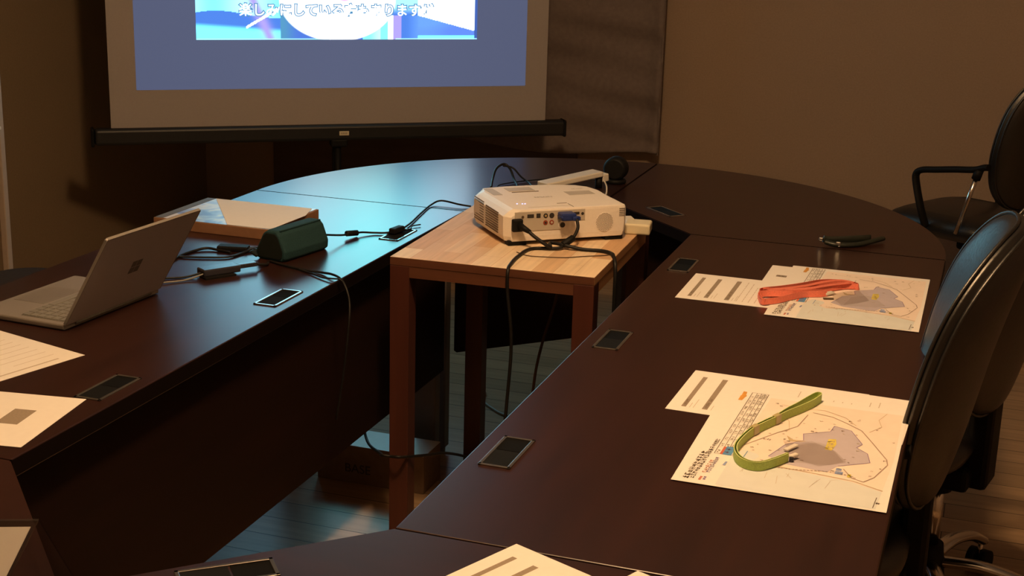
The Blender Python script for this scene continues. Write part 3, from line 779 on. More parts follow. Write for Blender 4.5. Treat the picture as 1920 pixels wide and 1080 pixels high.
# first page: x axis away from the aisle edge
corner_page2('ruled', -0.774, 0.436, math.radians(165.4), ZP, 'white ruled page on the left table, just below the laptop')
corner_page2('block', -0.640, 0.249, math.radians(189.2), ZP + 0.0006, 'white page with a grey block at the left edge, reaching the table corner')
# pages at the bottom edge of the picture
ang = math.atan2(-0.40, 0.916)
corner_page('notice', 0.323, 0.000, ang, ZP, 'white page showing only one corner at the bottom edge, right of the barred page')
corner_page('bars', 0.162, 0.013, ang, ZP + 0.0008, 'white page with grey bars at the bottom edge, lying across the table joint')

# ------------------------------------------------------------------ straps with badge sleeves
ZS = ZP + 0.0026
def green_strap():
    base = (0.40, 0.50, ZS)
    t = world_thing('lanyard', 'lime green neck strap curled on the nearer map', 'lanyard', base)
    lo = [(0.455, 0.700), (0.446, 0.668), (0.431, 0.633), (0.414, 0.598), (0.403, 0.568), (0.390, 0.537), (0.378, 0.505), (0.3695, 0.462), (0.3670, 0.421), (0.3765, 0.388), (0.392, 0.371), (0.409, 0.372), (0.425, 0.393), (0.441, 0.422)]
    up = [(0.455, 0.701), (0.4535, 0.708), (0.446, 0.707), (0.437, 0.685), (0.424, 0.645), (0.411, 0.610), (0.3995, 0.572), (0.3865, 0.541), (0.3745, 0.508), (0.3655, 0.462), (0.3632, 0.419), (0.3735, 0.3845), (0.391, 0.3675), (0.410, 0.3685), (0.428, 0.392), (0.443, 0.420)]
    b = MB(); b.ribbon([(x, y, ZS) for x, y in lo], 0.0135, 0.0014, M['green'], M['greenl'])
    b.ribbon([(x, y, ZS) for x, y in up], 0.0135, 0.0014, M['green'], M['greenl']); W2(b, base).build('strap', t)
    for x, y, dx, dy in ((0.4045, 0.572, 0.012, 0.028), (0.380, 0.511, 0.012, 0.028)):
        b = MB(); b.box((x - 0.002, y, ZS + 0.0072), (0.0085, 0.016, 0.0150), M['greenclip'], bev=0.001, rot=Matrix.Rotation(math.radians(-20), 3, 'Z')); W2(b, base).build('slide_clip', t)
    b = MB(); b.box((0.449, 0.434, ZS + 0.005), (0.008, 0.016, 0.005), M['white'], bev=0.002, rot=Matrix.Rotation(math.radians(-30), 3, 'Z'))
    b.box((0.440, 0.470, ZS + 0.003), (0.008, 0.030, 0.003), M['white'], bev=0.001, rot=Matrix.Rotation(math.radians(-25), 3, 'Z')); W2(b, base).build('hook', t)
    b = MB(); b.cyl((0.4475, 0.422, ZS), (0.4475, 0.422, ZS + 0.006), 0.0035, M['hubgrey'], n=12); W2(b, base).build('swivel', t)
    b = MB(); b.prism([(0.424, 0.500), (0.441, 0.494), (0.466, 0.512), (0.503, 0.486), (0.523, 0.449), (0.488, 0.419), (0.446, 0.434)], ZS, ZS + 0.0016, M['sleeve']); W2(b, base).build('badge_sleeve', t)
green_strap()
def red_strap():
    base = (0.34, 1.38, ZS)
    t = world_thing('lanyard', 'coral red neck strap folded up on the farther map', 'lanyard', base)
    loops = [
        [(0.272, 1.240), (0.262, 1.252), (0.249, 1.305), (0.252, 1.330), (0.285, 1.362), (0.322, 1.404), (0.358, 1.450), (0.400, 1.467), (0.434, 1.456), (0.438, 1.440), (0.402, 1.446), (0.364, 1.407), (0.340, 1.372), (0.316, 1.345), (0.285, 1.336), (0.256, 1.326)],
        [(0.272, 1.240), (0.298, 1.265), (0.320, 1.303), (0.344, 1.334), (0.370, 1.348), (0.384, 1.362)],
        [(0.256, 1.318), (0.290, 1.346), (0.330, 1.386), (0.362, 1.430), (0.400, 1.457), (0.432, 1.449)],
        [(0.262, 1.300), (0.290, 1.318), (0.322, 1.333), (0.350, 1.352), (0.378, 1.392), (0.410, 1.430), (0.434, 1.441)],
        [(0.268, 1.250), (0.258, 1.275), (0.262, 1.298), (0.285, 1.310), (0.318, 1.322)],
    ]
    b = MB()
    for k, L in enumerate(loops):
        b.ribbon([(x, y, ZS + 0.0003 * k) for x, y in L], 0.0125, 0.0013, M['red'], lean=(-0.25, 0.3, -0.3, 0.25, 0.35)[k])
    W2(b, base).build('strap', t)
    b = MB()
    for P in ([(0.268, 1.312), (0.300, 1.342), (0.338, 1.384), (0.372, 1.434), (0.402, 1.458), (0.428, 1.449)], [(0.300, 1.332), (0.345, 1.362), (0.385, 1.41), (0.42, 1.443)]):
        b.tube([(x, y, ZS + 0.0125) for x, y in P], 0.006, M['red'], flat=(0.0065, 0.0006))
    W2(b, base).build('strap_fold', t)
    b = MB(); b.box((0.385, 1.372, ZS + 0.004), (0.012, 0.026, 0.006), M['white'], bev=0.003, rot=Matrix.Rotation(math.radians(-35), 3, 'Z')); W2(b, base).build('hook', t)
    b = MB(); b.box((0.389, 1.338, ZS + 0.002), (0.005, 0.022, 0.003), M['inkd'], bev=0.001, rot=Matrix.Rotation(math.radians(-70), 3, 'Z')); W2(b, base).build('swivel', t)
    b = MB(); b.prism([(0.392, 1.385), (0.413, 1.404), (0.440, 1.435), (0.469, 1.362), (0.449, 1.333), (0.420, 1.303), (0.398, 1.345)], ZS, ZS + 0.0016, M['sleeve']); W2(b, base).build('badge_sleeve', t)
red_strap()

# dark folded spectacles-case-like item at the far right
base = (0.375, 1.84, ZT)
t = world_thing('eyeglasses', 'dark folded item with silver tips lying across the joint at the far right', 'glasses', base)
b = MB(); b.tube([(0.322, 1.826, ZT + 0.010), (0.345, 1.822, ZT + 0.007), (0.372, 1.832, ZT + 0.006), (0.405, 1.862, ZT + 0.006), (0.447, 1.925, ZT + 0.010)], 0.004, M['dark_item'], flat=(0.008, 0.006)); W2(b, base).build('temple_arm', t)
b = MB(); b.tube([(0.316, 1.83, ZT + 0.016), (0.335, 1.84, ZT + 0.013), (0.375, 1.860, ZT + 0.014), (0.42, 1.895, ZT + 0.014)], 0.004, M['dark_item'], flat=(0.003, 0.009)); W2(b, base).build('temple_arm', t)
b = MB(); b.box((0.311, 1.828, ZT + 0.0155), (0.010, 0.008, 0.008), M['silver'], bev=0.002); W2(b, base).build('hinge', t)
b = MB(); b.box((0.353, 1.819, ZT + 0.009), (0.012, 0.006, 0.012), M['silver'], bev=0.002); W2(b, base).build('hinge', t)

# ------------------------------------------------------------------ laptop
def laptop():
    hx, hy = -0.889, 0.537
    ang = math.radians(86.5)       # hinge runs along local x; body lies on local +y side (towards -X)
    t = thing('laptop', 'open grey laptop with its lid back towards the aisle, on the left table', 'laptop', (hx, hy, ZT), ang)
    w, d, th = 0.287, 0.208, 0.011
    b = MB(); b.box((w / 2, d / 2, th / 2 + 0.001), (w, d, th), M['alu'], bev=0.003); base = b.build('base', t)
    b = MB(); b.box((w / 2, 0.062, th + 0.0012), (w - 0.03, 0.096, 0.0008), M['keybed']); b.build('keyboard_bed', base)
    b = MB()
    for r in range(6):
        n = 14
        for k in range(n):
            kw = (w - 0.036) / n
            if r == 5 and 4 <= k <= 8:
                if k != 4: continue
                b.box((0.018 + kw * 6.5, 0.020 + r * 0.0168, th + 0.0020), (kw * 5 - 0.002, 0.0142, 0.0014), M['key'], bev=0.0004, seg=1); continue
            b.box((0.018 + kw * (k + .5), 0.020 + r * 0.0168, th + 0.0020), (kw - 0.002, 0.0142 if r else 0.009, 0.0014), M['key'], bev=0.0004, seg=1)
    b.build('keys', base)
    b = MB(); b.box((w / 2, 0.158, th + 0.0011), (0.105, 0.072, 0.0006), M['touch']); b.build('touchpad', base)
    # lid, opened past upright (leans to the aisle, local -y)
    L = 0.203; tilt = math.radians(31)
    R = Matrix.Rotation(tilt, 3, 'X')
    def lp(x, y, z): v = R @ Vector((0, y, z)); return Vector((x, v.y, v.z + th))
    b = MB(); b.box(lp(w / 2, 0, L / 2), (w, 0.0055, L), M['lidback'], bev=0.0022, rot=R); lid = b.build('lid', t)
    b = MB()
    for cx, cz, dx, dz in ((w / 2, L - 0.0012, w - 0.004, 0.0026), (0.0012, L / 2, 0.0026, L - 0.004), (w - 0.0012, L / 2, 0.0026, L - 0.004)):
        b.box(lp(cx, 0, cz), (dx, 0.0062, dz), M['alu'], bev=0.0006, rot=R)
    b.build('lid_rim', lid)
    b = MB(); b.box(lp(w / 2, 0.0029, L / 2), (w - 0.012, 0.0006, L - 0.012), M['lcd'], rot=R); b.build('display', lid)
    b = MB()
    for ix in (-1, 1):
        for iz in (-1, 1): b.box(lp(w / 2 + ix * 0.0078, -0.0029, L * 0.50 + iz * 0.0078), (0.0142, 0.0004, 0.0142), M['keybed'], rot=R)
    b.build('logo', lid)
    b = MB(); b.cyl((0.03, 0, th - 0.002), (w - 0.03, 0, th - 0.002), 0.0042, M['keybed'], n=14); b.build('hinge', t)
laptop()

# ------------------------------------------------------------------ shallow box with picture, sheet on it
def art_mat():
    m, nt, bs = nodes('blue_white_picture')
    tc = nt.nodes.new('ShaderNodeTexCoord'); n = nt.nodes.new('ShaderNodeTexNoise'); n.inputs['Scale'].default_value = 14; n.inputs['Distortion'].default_value = 1.2
    r = nt.nodes.new('ShaderNodeValToRGB'); e = r.color_ramp.elements
    e[0].position = 0.36; e[0].color = (0.16, 0.26, 0.62, 1); e[1].position = 0.62; e[1].color = (0.75, 0.78, 0.80, 1)
    x = r.color_ramp.elements.new(0.5); x.color = (0.38, 0.52, 0.78, 1)
    nt.links.new(tc.outputs['Object'], n.inputs['Vector']); nt.links.new(n.outputs['Fac'], r.inputs['Fac']); nt.links.new(r.outputs['Color'], bs.inputs['Base Color'])
    bs.inputs['Roughness'].default_value = 0.3
    return m
M['artblue'] = art_mat()
base = (-1.04, 1.437, ZT)
t = thing('flat_box', 'shallow brown cardboard box with a blue picture on its lid, behind the laptop', 'box', base)
b = MB(); b.box((0, 0, 0.0125), (0.312, 0.250, 0.025), M['cardbox'], bev=0.0015); b.build('carton', t)
b = MB(); b.box((0.01, 0.0, 0.0253), (0.28, 0.244, 0.0006), M['artblue']); b.build('lid_picture', t)
b = MB(); b.box((-0.143, 0.0, 0.0253), (0.022, 0.244, 0.0007), M['keybed']); b.build('lid_border', t)
b = MB(); b.prism([(-1.168, 1.555), (-0.900, 1.556), (-0.878, 1.478), (-0.885, 1.318), (-0.998, 1.314)], ZT + 0.0262, ZT + 0.0266, M['paper']); tag(b.build('paper_sheet'), 'blank white sheet lying on the shallow brown box', 'paper')

# ------------------------------------------------------------------ teal prism case / speaker with cables
def teal_case():
    base = (-0.800, 1.150, ZT)
    ax = Vector((0.030, 0.158, 0)); L = ax.length; ang = math.atan2(ax.y, ax.x) - math.pi / 2
    t = thing('pencil_case', 'dark teal prism-shaped case with a black end, beside the shallow box', 'case', base, ang)
    # cross-section in local x,z (x right), extruded along local +y
    sec = [(-0.038, 0.004), (-0.032, 0.0), (0.036, 0.0), (0.044, 0.006), (0.045, 0.022), (0.030, 0.059), (0.021, 0.068), (-0.006, 0.068), (-0.018, 0.060), (-0.039, 0.020)]
    b = MB(); i = b.mi(M['teal']); rings = []
    for y, s in ((0.0, 0.90), (0.004, 0.97), (0.012, 1.0), (L - 0.012, 1.0), (L - 0.004, 0.96), (L, 0.86)):
        rings.append([b.bm.verts.new((x * s, y, 0.030 + (z - 0.030) * s if z > 0.001 else (0.0 if s > .95 else 0.002))) for x, z in sec])
    n = len(sec)
    for A, B in zip(rings, rings[1:]):
        for k in range(n):
            f = b.bm.faces.new((A[k], A[(k + 1) % n], B[(k + 1) % n], B[k])); f.material_index = i; f.smooth = False
    for r in (rings[0][::-1], rings[-1]):
        f = b.bm.faces.new(r); f.material_index = i
    o = b.build('body', t)
    md = o.modifiers.new('soft', 'BEVEL'); md.width = 0.006; md.segments = 3; md.limit_method = 'ANGLE'; md.angle_limit = math.radians(20)
    b = MB(); i = b.mi(M['teald'])
    vs = [b.bm.verts.new((x * 0.80, -0.0012, 0.031 + (z - 0.031) * 0.80)) for x, z in sec]; v2 = [b.bm.verts.new((v.co.x, 0.002, v.co.z)) for v in vs]
    f = b.bm.faces.new(vs[::-1]); f.material_index = i
    for k in range(n):
        f = b.bm.faces.new((vs[k], vs[(k + 1) % n], v2[(k + 1) % n], v2[k])); f.material_index = i
    b.build('end_panel', t)
    b = MB(); b.box((0.0235, L / 2, 0.0668), (0.004, L - 0.016, 0.004), M['teal'], bev=0.0015); b.build('seam_ridge', t)
    b = MB(); b.box((-0.040, 0.004, 0.010), (0.020, 0.022, 0.006), M['teald'], bev=0.002, rot=Matrix.Rotation(math.radians(25), 3, 'Y')); b.build('pull_tab', t)
    b = MB(); b.cyl((0.006, L - 0.002, 0.030), (0.004, L + 0.016, 0.026), 0.0075, M['teald'], r1=0.005, n=14); b.build('end_cap', t)
teal_case()
base = (-0.72, 1.47, ZT)
t = world_thing('charging_cable', 'black cable with ferrite lump from the teal case to the table port', 'cable', base)
z = ZT + 0.004
b = MB(); b.tube([(-0.748, 1.322, ZT + 0.026), (-0.742, 1.345, ZT + 0.021), (-0.735, 1.38, ZT + 0.014), (-0.728, 1.42, ZT + 0.009), (-0.718, 1.452, z + 0.003), (-0.695, 1.472, z), (-0.668, 1.485, z), (-0.652, 1.520, z), (-0.655, 1.596, z), (-0.676, 1.720, z), (-0.690, 1.82, z), (-0.675, 1.855, z + 0.006), (-0.62, 1.845, z + 0.003), (-0.59, 1.85, z)], 0.0024, M['cable']); W2(b, base).build('cord', t)
b = MB(); b.cyl((-0.736, 1.405, ZT + 0.012), (-0.722, 1.440, ZT + 0.008), 0.0068, M['blackm'], n=16, bev=0.002); W2(b, base).build('ferrite', t)
b = MB(); b.tube([(-0.66, 1.482, z), (-0.650, 1.515, z + 0.001), (-0.632, 1.545, z), (-0.640, 1.575, z), (-0.628, 1.60, z)], 0.0016, M['cable']); W2(b, base).build('loose_end', t)
b = MB(); b.box((-0.648, 1.500, ZT + 0.010), (0.018, 0.045, 0.014), M['blackm'], bev=0.003, rot=Matrix.Rotation(math.radians(-8), 3, 'Z')); W2(b, base).build('plug', t)

base = (-0.63, 1.08, ZT)
t = world_thing('thin_cable', 'pair of thin cables running from the teal case over the inner table edge', 'cable', base)
z = ZT + 0.0035
b = MB(); b.tube([(-0.79, 1.135, z), (-0.745, 1.115, z), (-0.692, 1.098, z), (-0.645, 1.094, z), (-0.612, 1.076, z + 0.004), (-0.586, 1.060, z + 0.002), (-0.566, 1.046, z - 0.012), (-0.552, 1.034, z - 0.040), (-0.545, 1.015, z - 0.085), (-0.550, 1.00, 0.52), (-0.562, 0.99, 0.42)], 0.0026, M['cable']); W2(b, base).build('cord', t)
b = MB(); b.tube([(-0.70, 1.098, z), (-0.660, 1.078, z), (-0.625, 1.058, z), (-0.600, 1.052, z + 0.002), (-0.582, 1.054, z + 0.001), (-0.572, 1.052, z - 0.010)], 0.0018, M['cable']); W2(b, base).build('cord', t)

base = (-0.83, 1.0, ZT)
t = world_thing('usb_hub', 'slate grey adapter block with cables, between the laptop and the teal case', 'adapter', base)
b = MB(); Rh = Matrix.Rotation(math.radians(57), 3, 'Z')
b.box((-0.838, 1.000, ZT + 0.011), (0.085, 0.036, 0.015), M['hubgrey'], bev=0.003, rot=Rh); W2(b, base).build('body', t)
b = MB(); b.box((-0.832, 0.985, ZT + 0.002), (0.07, 0.03, 0.004), M['blackm'], rot=Rh); W2(b, base).build('foot_pad', t)
b = MB(); b.box((-0.803, 1.055, ZT + 0.012), (0.045, 0.016, 0.009), M['hubgrey'], bev=0.002, rot=Rh); W2(b, base).build('plug', t)
z = ZT + 0.003
b = MB(); b.tube([(-0.792, 1.075, ZT + 0.010), (-0.78, 1.10, z + 0.002), (-0.79, 1.125, z)], 0.003, M['cable']); W2(b, base).build('cord', t)
b = MB(); b.tube([(-0.858, 0.968, ZT + 0.010), (-0.885, 0.945, z), (-0.915, 0.92, z), (-0.95, 0.90, z)], 0.0022, M['cable']); W2(b, base).build('cord', t)
b = MB(); b.tube([(-0.850, 0.962, ZT + 0.010), (-0.872, 0.925, z), (-0.90, 0.89, z), (-0.93, 0.86, z), (-0.96, 0.85, z)], 0.0018, M['cablegrey']); W2(b, base).build('cord', t)
base = (-0.91, 1.15, ZT)
t = world_thing('display_adapter', 'flat black dongle with cables at the foot of the shallow box', 'adapter', base)
b = MB(); b.box((-0.915, 1.196, ZT + 0.006), (0.070, 0.030, 0.011), M['blackm'], bev=0.003, rot=Matrix.Rotation(math.radians(14), 3, 'Z')); W2(b, base).build('body', t)
b = MB(); b.tube([(-0.883, 1.205, z + 0.003), (-0.862, 1.215, z + 0.004), (-0.845, 1.205, z), (-0.82, 1.19, z)], 0.0024, M['cable']); W2(b, base).build('cord', t)
b = MB(); b.tube([(-0.838, 1.185, z), (-0.868, 1.205, z + 0.004), (-0.880, 1.17, z), (-0.890, 1.128, z), (-0.93, 1.105, z), (-0.968, 1.092, z), (-0.995, 1.085, z)], 0.0042, M['cable'], flat=(0.0045, 0.0022)); W2(b, base).build('cord', t)
b = MB(); b.tube([(-0.905, 1.165, z), (-0.935, 1.172, z), (-0.968, 1.172, z + 0.002), (-0.985, 1.145, z), (-0.99, 1.10, z), (-0.985, 1.06, z)], 0.003, M['cable']); W2(b, base).build('cord', t)

# ------------------------------------------------------------------ clear sign holder, bottom left
base = (-0.34, -0.43, ZT)
t = world_thing('sign_holder', 'clear acrylic table sign holder with a white insert in the bottom left corner', 'sign holder', base)
Tr = Vector((-0.265, -0.364, 0.820)); Br = Vector((-0.287, -0.459, 0.7005))
e1 = Vector((-0.92, -0.40, 0)).normalized()
up = (Tr - Br)
def quadslab(b, P, th, m):
    n = (P[1] - P[0]).cross(P[2] - P[0]).normalized() * th / 2
    i = b.mi(m); A = [b.bm.verts.new(p + n) for p in P]; B = [b.bm.verts.new(p - n) for p in P]
    fs = [A, B[::-1]] + [[A[k], B[k], B[(k + 1) % 4], A[(k + 1) % 4]] for k in range(4)]
    for f in fs:
        g = b.bm.faces.new(f); g.material_index = i
Wd = 0.16
b = MB(); quadslab(b, [Br, Br + e1 * Wd, Tr + e1 * Wd, Tr], 0.003, M['acryl']); W2(b, base).build('front_panel', t)
n_ = up.cross(e1).normalized() * 0.0026
if n_.z < 0: n_ = -n_
b = MB(); quadslab(b, [Br + up * 0.02 + e1 * 0.004 + n_, Br + up * 0.02 + e1 * (Wd - .004) + n_, Tr - up * 0.055 + e1 * (Wd - .004) + n_, Tr - up * 0.055 + e1 * 0.004 + n_], 0.0006, M['paper']); W2(b, base).build('insert', t)
Bk = Tr + Vector((0.010, 0.060, 0.7005 - 0.820))
b = MB(); quadslab(b, [Bk, Bk + e1 * Wd, Tr + e1 * Wd, Tr], 0.003, M['acryl']); W2(b, base).build('back_panel', t)

# ------------------------------------------------------------------ things on the floor between the tables
base = (-0.755, 1.64, 0)
t = thing('carton', 'small carton with a pale top on the floor behind the beech table leg', 'box', base)
b = MB(); b.box((0, 0, 0.051), (0.30, 0.115, 0.102), M['kraft'], bev=0.0015); b.build('body', t)
b = MB(); b.box((0.0, 0.0, 0.1026), (0.298, 0.113, 0.0014), M['carton_top']); b.build('top_panel', t)
text_mesh('BASE', 0.034, M['projdark'], 'lettering', t, Matrix.Translation((-0.035, -0.0582, 0.04)) @ Matrix.Rotation(math.pi / 2, 4, 'X'))
base = (-0.60, 1.35, 0.15)
t = world_thing('slack_cable', 'black cable slung across the beech table leg near the floor', 'cable', (-0.62, 1.40, 0))
b = MB(); b.tube([(-0.79, 1.575, 0.60), (-0.785, 1.57, 0.35), (-0.771, 1.56, 0.212), (-0.757, 1.55, 0.168), (-0.715, 1.49, 0.155), (-0.618, 1.35, 0.196), (-0.560, 1.213, 0.256), (-0.532, 1.204, 0.260), (-0.505, 1.206, 0.262), (-0.483, 1.29, 0.238), (-0.480, 1.40, 0.203), (-0.500, 1.59, 0.120), (-0.49, 1.70, 0.06), (-0.42, 1.78, 0.01)], 0.0035, M['cable']); W2(b, (-0.62, 1.40, 0)).build('cord', t)
b = MB(); b.tube([(-0.66, 2.10, 0.22), (-0.72, 2.36, 0.004), (-0.70, 2.29, 0.004), (-0.655, 2.24, 0.004), (-0.60, 2.20, 0.004), (-0.50, 2.18, 0.004)][1:], 0.004, M['cablegrey']); tag(b.build('floor_wire'), 'pale grey wire curving on the floor behind the beech table legs', 'wire')
b = MB(); b.tube([(-0.262, 1.62, 0.67), (-0.270, 1.58, 0.56), (-0.277, 1.50, 0.466), (-0.293, 1.50, 0.364), (-0.30, 1.50, 0.20), (-0.29, 1.53, 0.01), (-0.24, 1.56, 0.005)], 0.0034, M['cablebrown']); tag(b.build('hanging_cord'), 'brown cord hanging down beneath the beech table, right of the black one', 'cord')

# ------------------------------------------------------------------ projection screen
def screen():
    a0 = Vector((-2.302, 2.766)); ang = math.radians(35.4)
    t = thing('projection_screen', 'floor-standing projection screen with a black case bar, showing a bright blue picture', 'screen', (a0.x, a0.y, 0), ang)
    # local x along the screen, z up, local -y faces the viewer
    w, zb, ztp = 1.622, 0.640, 2.02
    b = MB(); b.box((w / 2, 0, (zb + ztp) / 2), (w, 0.003, ztp - zb), M['screen']); b.build('screen_cloth', t)
    b = MB(); b.box((1.622 / 2 + 0.01, 0.0, 0.614), (1.76, 0.055, 0.060), M['black'], bev=0.012, seg=3)
    for x in (-0.065, 1.696): b.box((x, 0, 0.613), (0.012, 0.062, 0.066), M['blackm'], bev=0.006)
    cs = b.build('case', t)
    b = MB(); b.box((0.832, -0.0285, 0.613), (0.036, 0.002, 0.016), M['ivory'], bev=0.001)
    for k in range(4): b.box((0.823 + k * 0.006, -0.0297, 0.613), (0.003, 0.0006, 0.006), M['printgrey'])
    b.build('name_plate', cs)
    b = MB(); b.box((w / 2, 0, 2.03), (w + 0.06, 0.035, 0.035), M['black'], bev=0.006); b.build('top_bar', t)
    b = MB(); b.box((0.812, 0.028, 1.04), (0.030, 0.02, 2.0), M['blackm'], bev=0.004); b.build('post', t)
    b = MB(); b.box((0.815, 0, 0.575), (0.062, 0.05, 0.030), M['blackm'], bev=0.006); b.build('clamp', t)
    b = MB(); b.cyl((0.812, 0.0, 0.56), (0.812, 0.0, 0.06), 0.013, M['blackm'], n=18); b.build('lower_post', t)
    for k in range(3):
        q = math.radians(90 + 120 * k)
        b = MB(); b.cyl((0.812, 0, 0.34), (0.812 + 0.36 * math.cos(q), 0.36 * math.sin(q), 0.012), 0.011, M['blackm'], n=12); lg = b.build('leg', t)
        b = MB(); b.cyl((0.812 + 0.36 * math.cos(q), 0.36 * math.sin(q), 0), (0.812 + 0.36 * math.cos(q), 0.36 * math.sin(q), 0.024), 0.016, M['blackm'], n=14); b.build('foot', lg)
    # light of the projector on the cloth
    def cmat(name):
        m, nt, bs = nodes(name)
        at = nt.nodes.new('ShaderNodeAttribute'); at.attribute_name = 'picture'
        bs.inputs['Base Color'].default_value = (0.02, 0.02, 0.02, 1); bs.inputs['Roughness'].default_value = 0.9; bs.inputs['Specular IOR Level'].default_value = 0.1
        nt.links.new(at.outputs['Color'], bs.inputs['Emission Color']); bs.inputs['Emission Strength'].default_value = 1.0
        return m
    def panel(name, x0, x1, z0, z1, y, nx, nz, fn, skew=0.0):
        verts, cols, faces = [], [], []
        for j in range(nz + 1):
            for i in range(nx + 1):
                u, v = i / nx, j / nz
                verts.append((x0 + (x1 - x0) * u, y, z0 + (z1 - z0) * v)); cols.append((*fn(u, v), 1.0))
        for j in range(nz):
            for i in range(nx):
                q = j * (nx + 1) + i; faces.append((q, q + 1, q + nx + 2, q + nx + 1))
        me = bpy.data.meshes.new(name); me.from_pydata(verts, [], faces)
        at = me.color_attributes.new('picture', 'FLOAT_COLOR', 'POINT')
        for k, c in enumerate(cols): at.data[k].color = c
        me.materials.append(cmat(name)); me.update()
        o = bpy.data.objects.new(name, me); COL.objects.link(o); o.parent = t
        return o
    def back(u, v):
        k = 1.0 - 0.18 * abs(u - .5) + 0.10 * v
        return (0.096 * k, 0.114 * k, 0.200 * k)
    panel('projected_slide', 0.093, 1.537, 0.778, 1.88, -0.0022, 8, 8, back)
    def mixc(a, b_, t_): t_ = max(0, min(1, t_)); return tuple(x + (y - x) * t_ for x, y in zip(a, b_))
    def sst(a, b_, x): t_ = max(0, min(1, (x - a) / (b_ - a))); return t_ * t_ * (3 - 2 * t_)
    VH = 0.600
    def video(u, v):
        # u across, v up; the lowest quarter is what the photograph shows
        h = v * VH / 0.142            # 0 at the lower edge, 1 at the top of the visible strip
        white = (2.3, 2.6, 2.9); cyan = (0.30, 1.45, 1.95); blue = (0.085, 0.26, 0.90); lblue = (0.17, 0.42, 1.15); pale = (0.70, 1.55, 2.0); violet = (0.50, 0.42, 1.05)
        c = mixc(lblue, blue, 0.5 + 0.5 * math.sin(u * 31 + h * 5))
        if u < 0.29:
            ridge = 0.62 + 0.10 * math.sin(u * 15 + .6) + 0.10 * u
            c = mixc(pale, cyan, 0.5 + 0.5 * math.sin(u * 26)) if h > ridge else mixc(blue, cyan, sst(0.12, -0.04, h - 0.33 + 0.5 * u) )
            s = 0.185 + 0.028 * (h - .5)
            c = mixc(c, violet, math.exp(-((u - 0.255 + 0.06 * h) / 0.022) ** 2))
            if u > 0.17 and abs(h - (0.30 + (u - 0.17) * 4.2)) < 0.035: c = mixc(c, white, 0.85)
        elif u < 0.645:
            c = mixc((0.10, 0.36, 0.62), (0.09, 0.22, 0.80), sst(.29, .36, u))
            if u > 0.58: c = mixc(cyan, pale, sst(0.6, 0.645, u))
        else:
            c = cyan if u < 0.672 else white if u < 0.688 else violet if u < 0.72 else mixc(blue, lblue, sst(.73, .8, u))
            hill = 0.62 - (u - 0.78) * 1.9 if u > 0.78 else 0.62 + 0.10 * math.sin(u * 60)
            if u > 0.78:
                if h > hill: c = white
                elif h < 0.10: c = cyan
                else: c = mixc(lblue, (0.14, 0.30, 1.0), sst(.8, .95, u) + 0.3 * math.sin(h * 9))
            elif h > 0.62: c = mixc(blue, pale, sst(.62, .9, h) * .7)
        # big round white shape
        du = (u - 0.492) / 0.205; dv = (h - 1.02) / 1.06
        e = du * du + dv * dv
        c = mixc(c, white, sst(1.03, 0.97, e))
        if h > 0.92:
            bl = math.exp(-((u - 0.515) / 0.03) ** 2); c = mixc(c, (0.9, 0.5, 1.4), bl * sst(.92, 1.0, h))
        if h > 1.05:                  # the rest of the picture, above the frame of the photograph
            up_ = mixc((1.8, 4.7, 5.7), (1.3, 7.0, 7.4), math.exp(-((u - 0.60) / 0.14) ** 2))
            up_ = mixc(up_, (1.6, 2.9, 3.9), sst(0.76, 0.98, u)); up_ = mixc(up_, (0.75, 2.0, 2.5), sst(0.30, 0.04, u))
            up_ = mixc(up_, (1.4, 1.8, 2.4), sst(2.6, 4.2, h))
            c = mixc(c, up_, sst(1.05, 1.4, h))
        if u > 0.988: c = (0.06, 0.14, 0.5)
        if h < 0.035 and not 0.46 < u < 0.70: c = mixc(c, pale, 0.6)
        return c
    vid = panel('video_picture', 0.307, 1.341, 0.955, 0.955 + VH, -0.0034, 330, 230, video)
    # subtitle across the lower part of the picture
    out = emit('subtitle_outline', (0.10, 0.30, 0.55), 1.0); wht = emit('subtitle_white', (1.0, 1.0, 1.0), 2.2)
    word = '楽しみにしている方もありますが'
    P = Matrix.Translation((0.815, -0.0042, 1.058)) @ Matrix.Rotation(math.pi / 2, 4, 'X')
    text_mesh(word, 0.0475, out, 'subtitle_edge', vid, P, offset=0.0040)
    text_mesh(word, 0.0475, wht, 'subtitle', vid, Matrix.Translation((0, -0.0006, 0)) @ P, offset=0.0004)
screen()

# pale post at the left edge of the picture
base = (-2.172, 2.0, 0)
t = thing('stand_post', 'slim pale metal post standing at the left edge before the left wall', 'stand', base)
b = MB(); b.box((0, 0, 0.70), (0.022, 0.022, 1.36), M['polemetal'], bev=0.003); b.build('post', t)
b = MB(); b.box((-0.05, -0.012, 0.766), (0.13, 0.012, 0.010), M['white'], bev=0.002); b.build('tray', t)
b = MB(); b.box((0, 0, 0.012), (0.04, 0.5, 0.022), M['polemetal'], bev=0.004); b.build('foot', t)

# dark round stool behind the outer edge of the left table
t = thing('stool', 'dark round stool top just showing past the outer edge of the left table', 'stool', (-1.365, 1.045, 0))
b = MB(); b.cyl((0, 0, 0.56), (0, 0, 0.622), 0.11, M['leather'], n=40, bev=0.018); b.build('seat', t)
for k in range(4):
    a = math.pi / 4 + math.pi / 2 * k
    b = MB(); b.cyl((0.07 * math.cos(a), 0.07 * math.sin(a), 0.565), (0.15 * math.cos(a), 0.15 * math.sin(a), 0.0), 0.011, M['blackm'], n=12); b.build('leg', t)

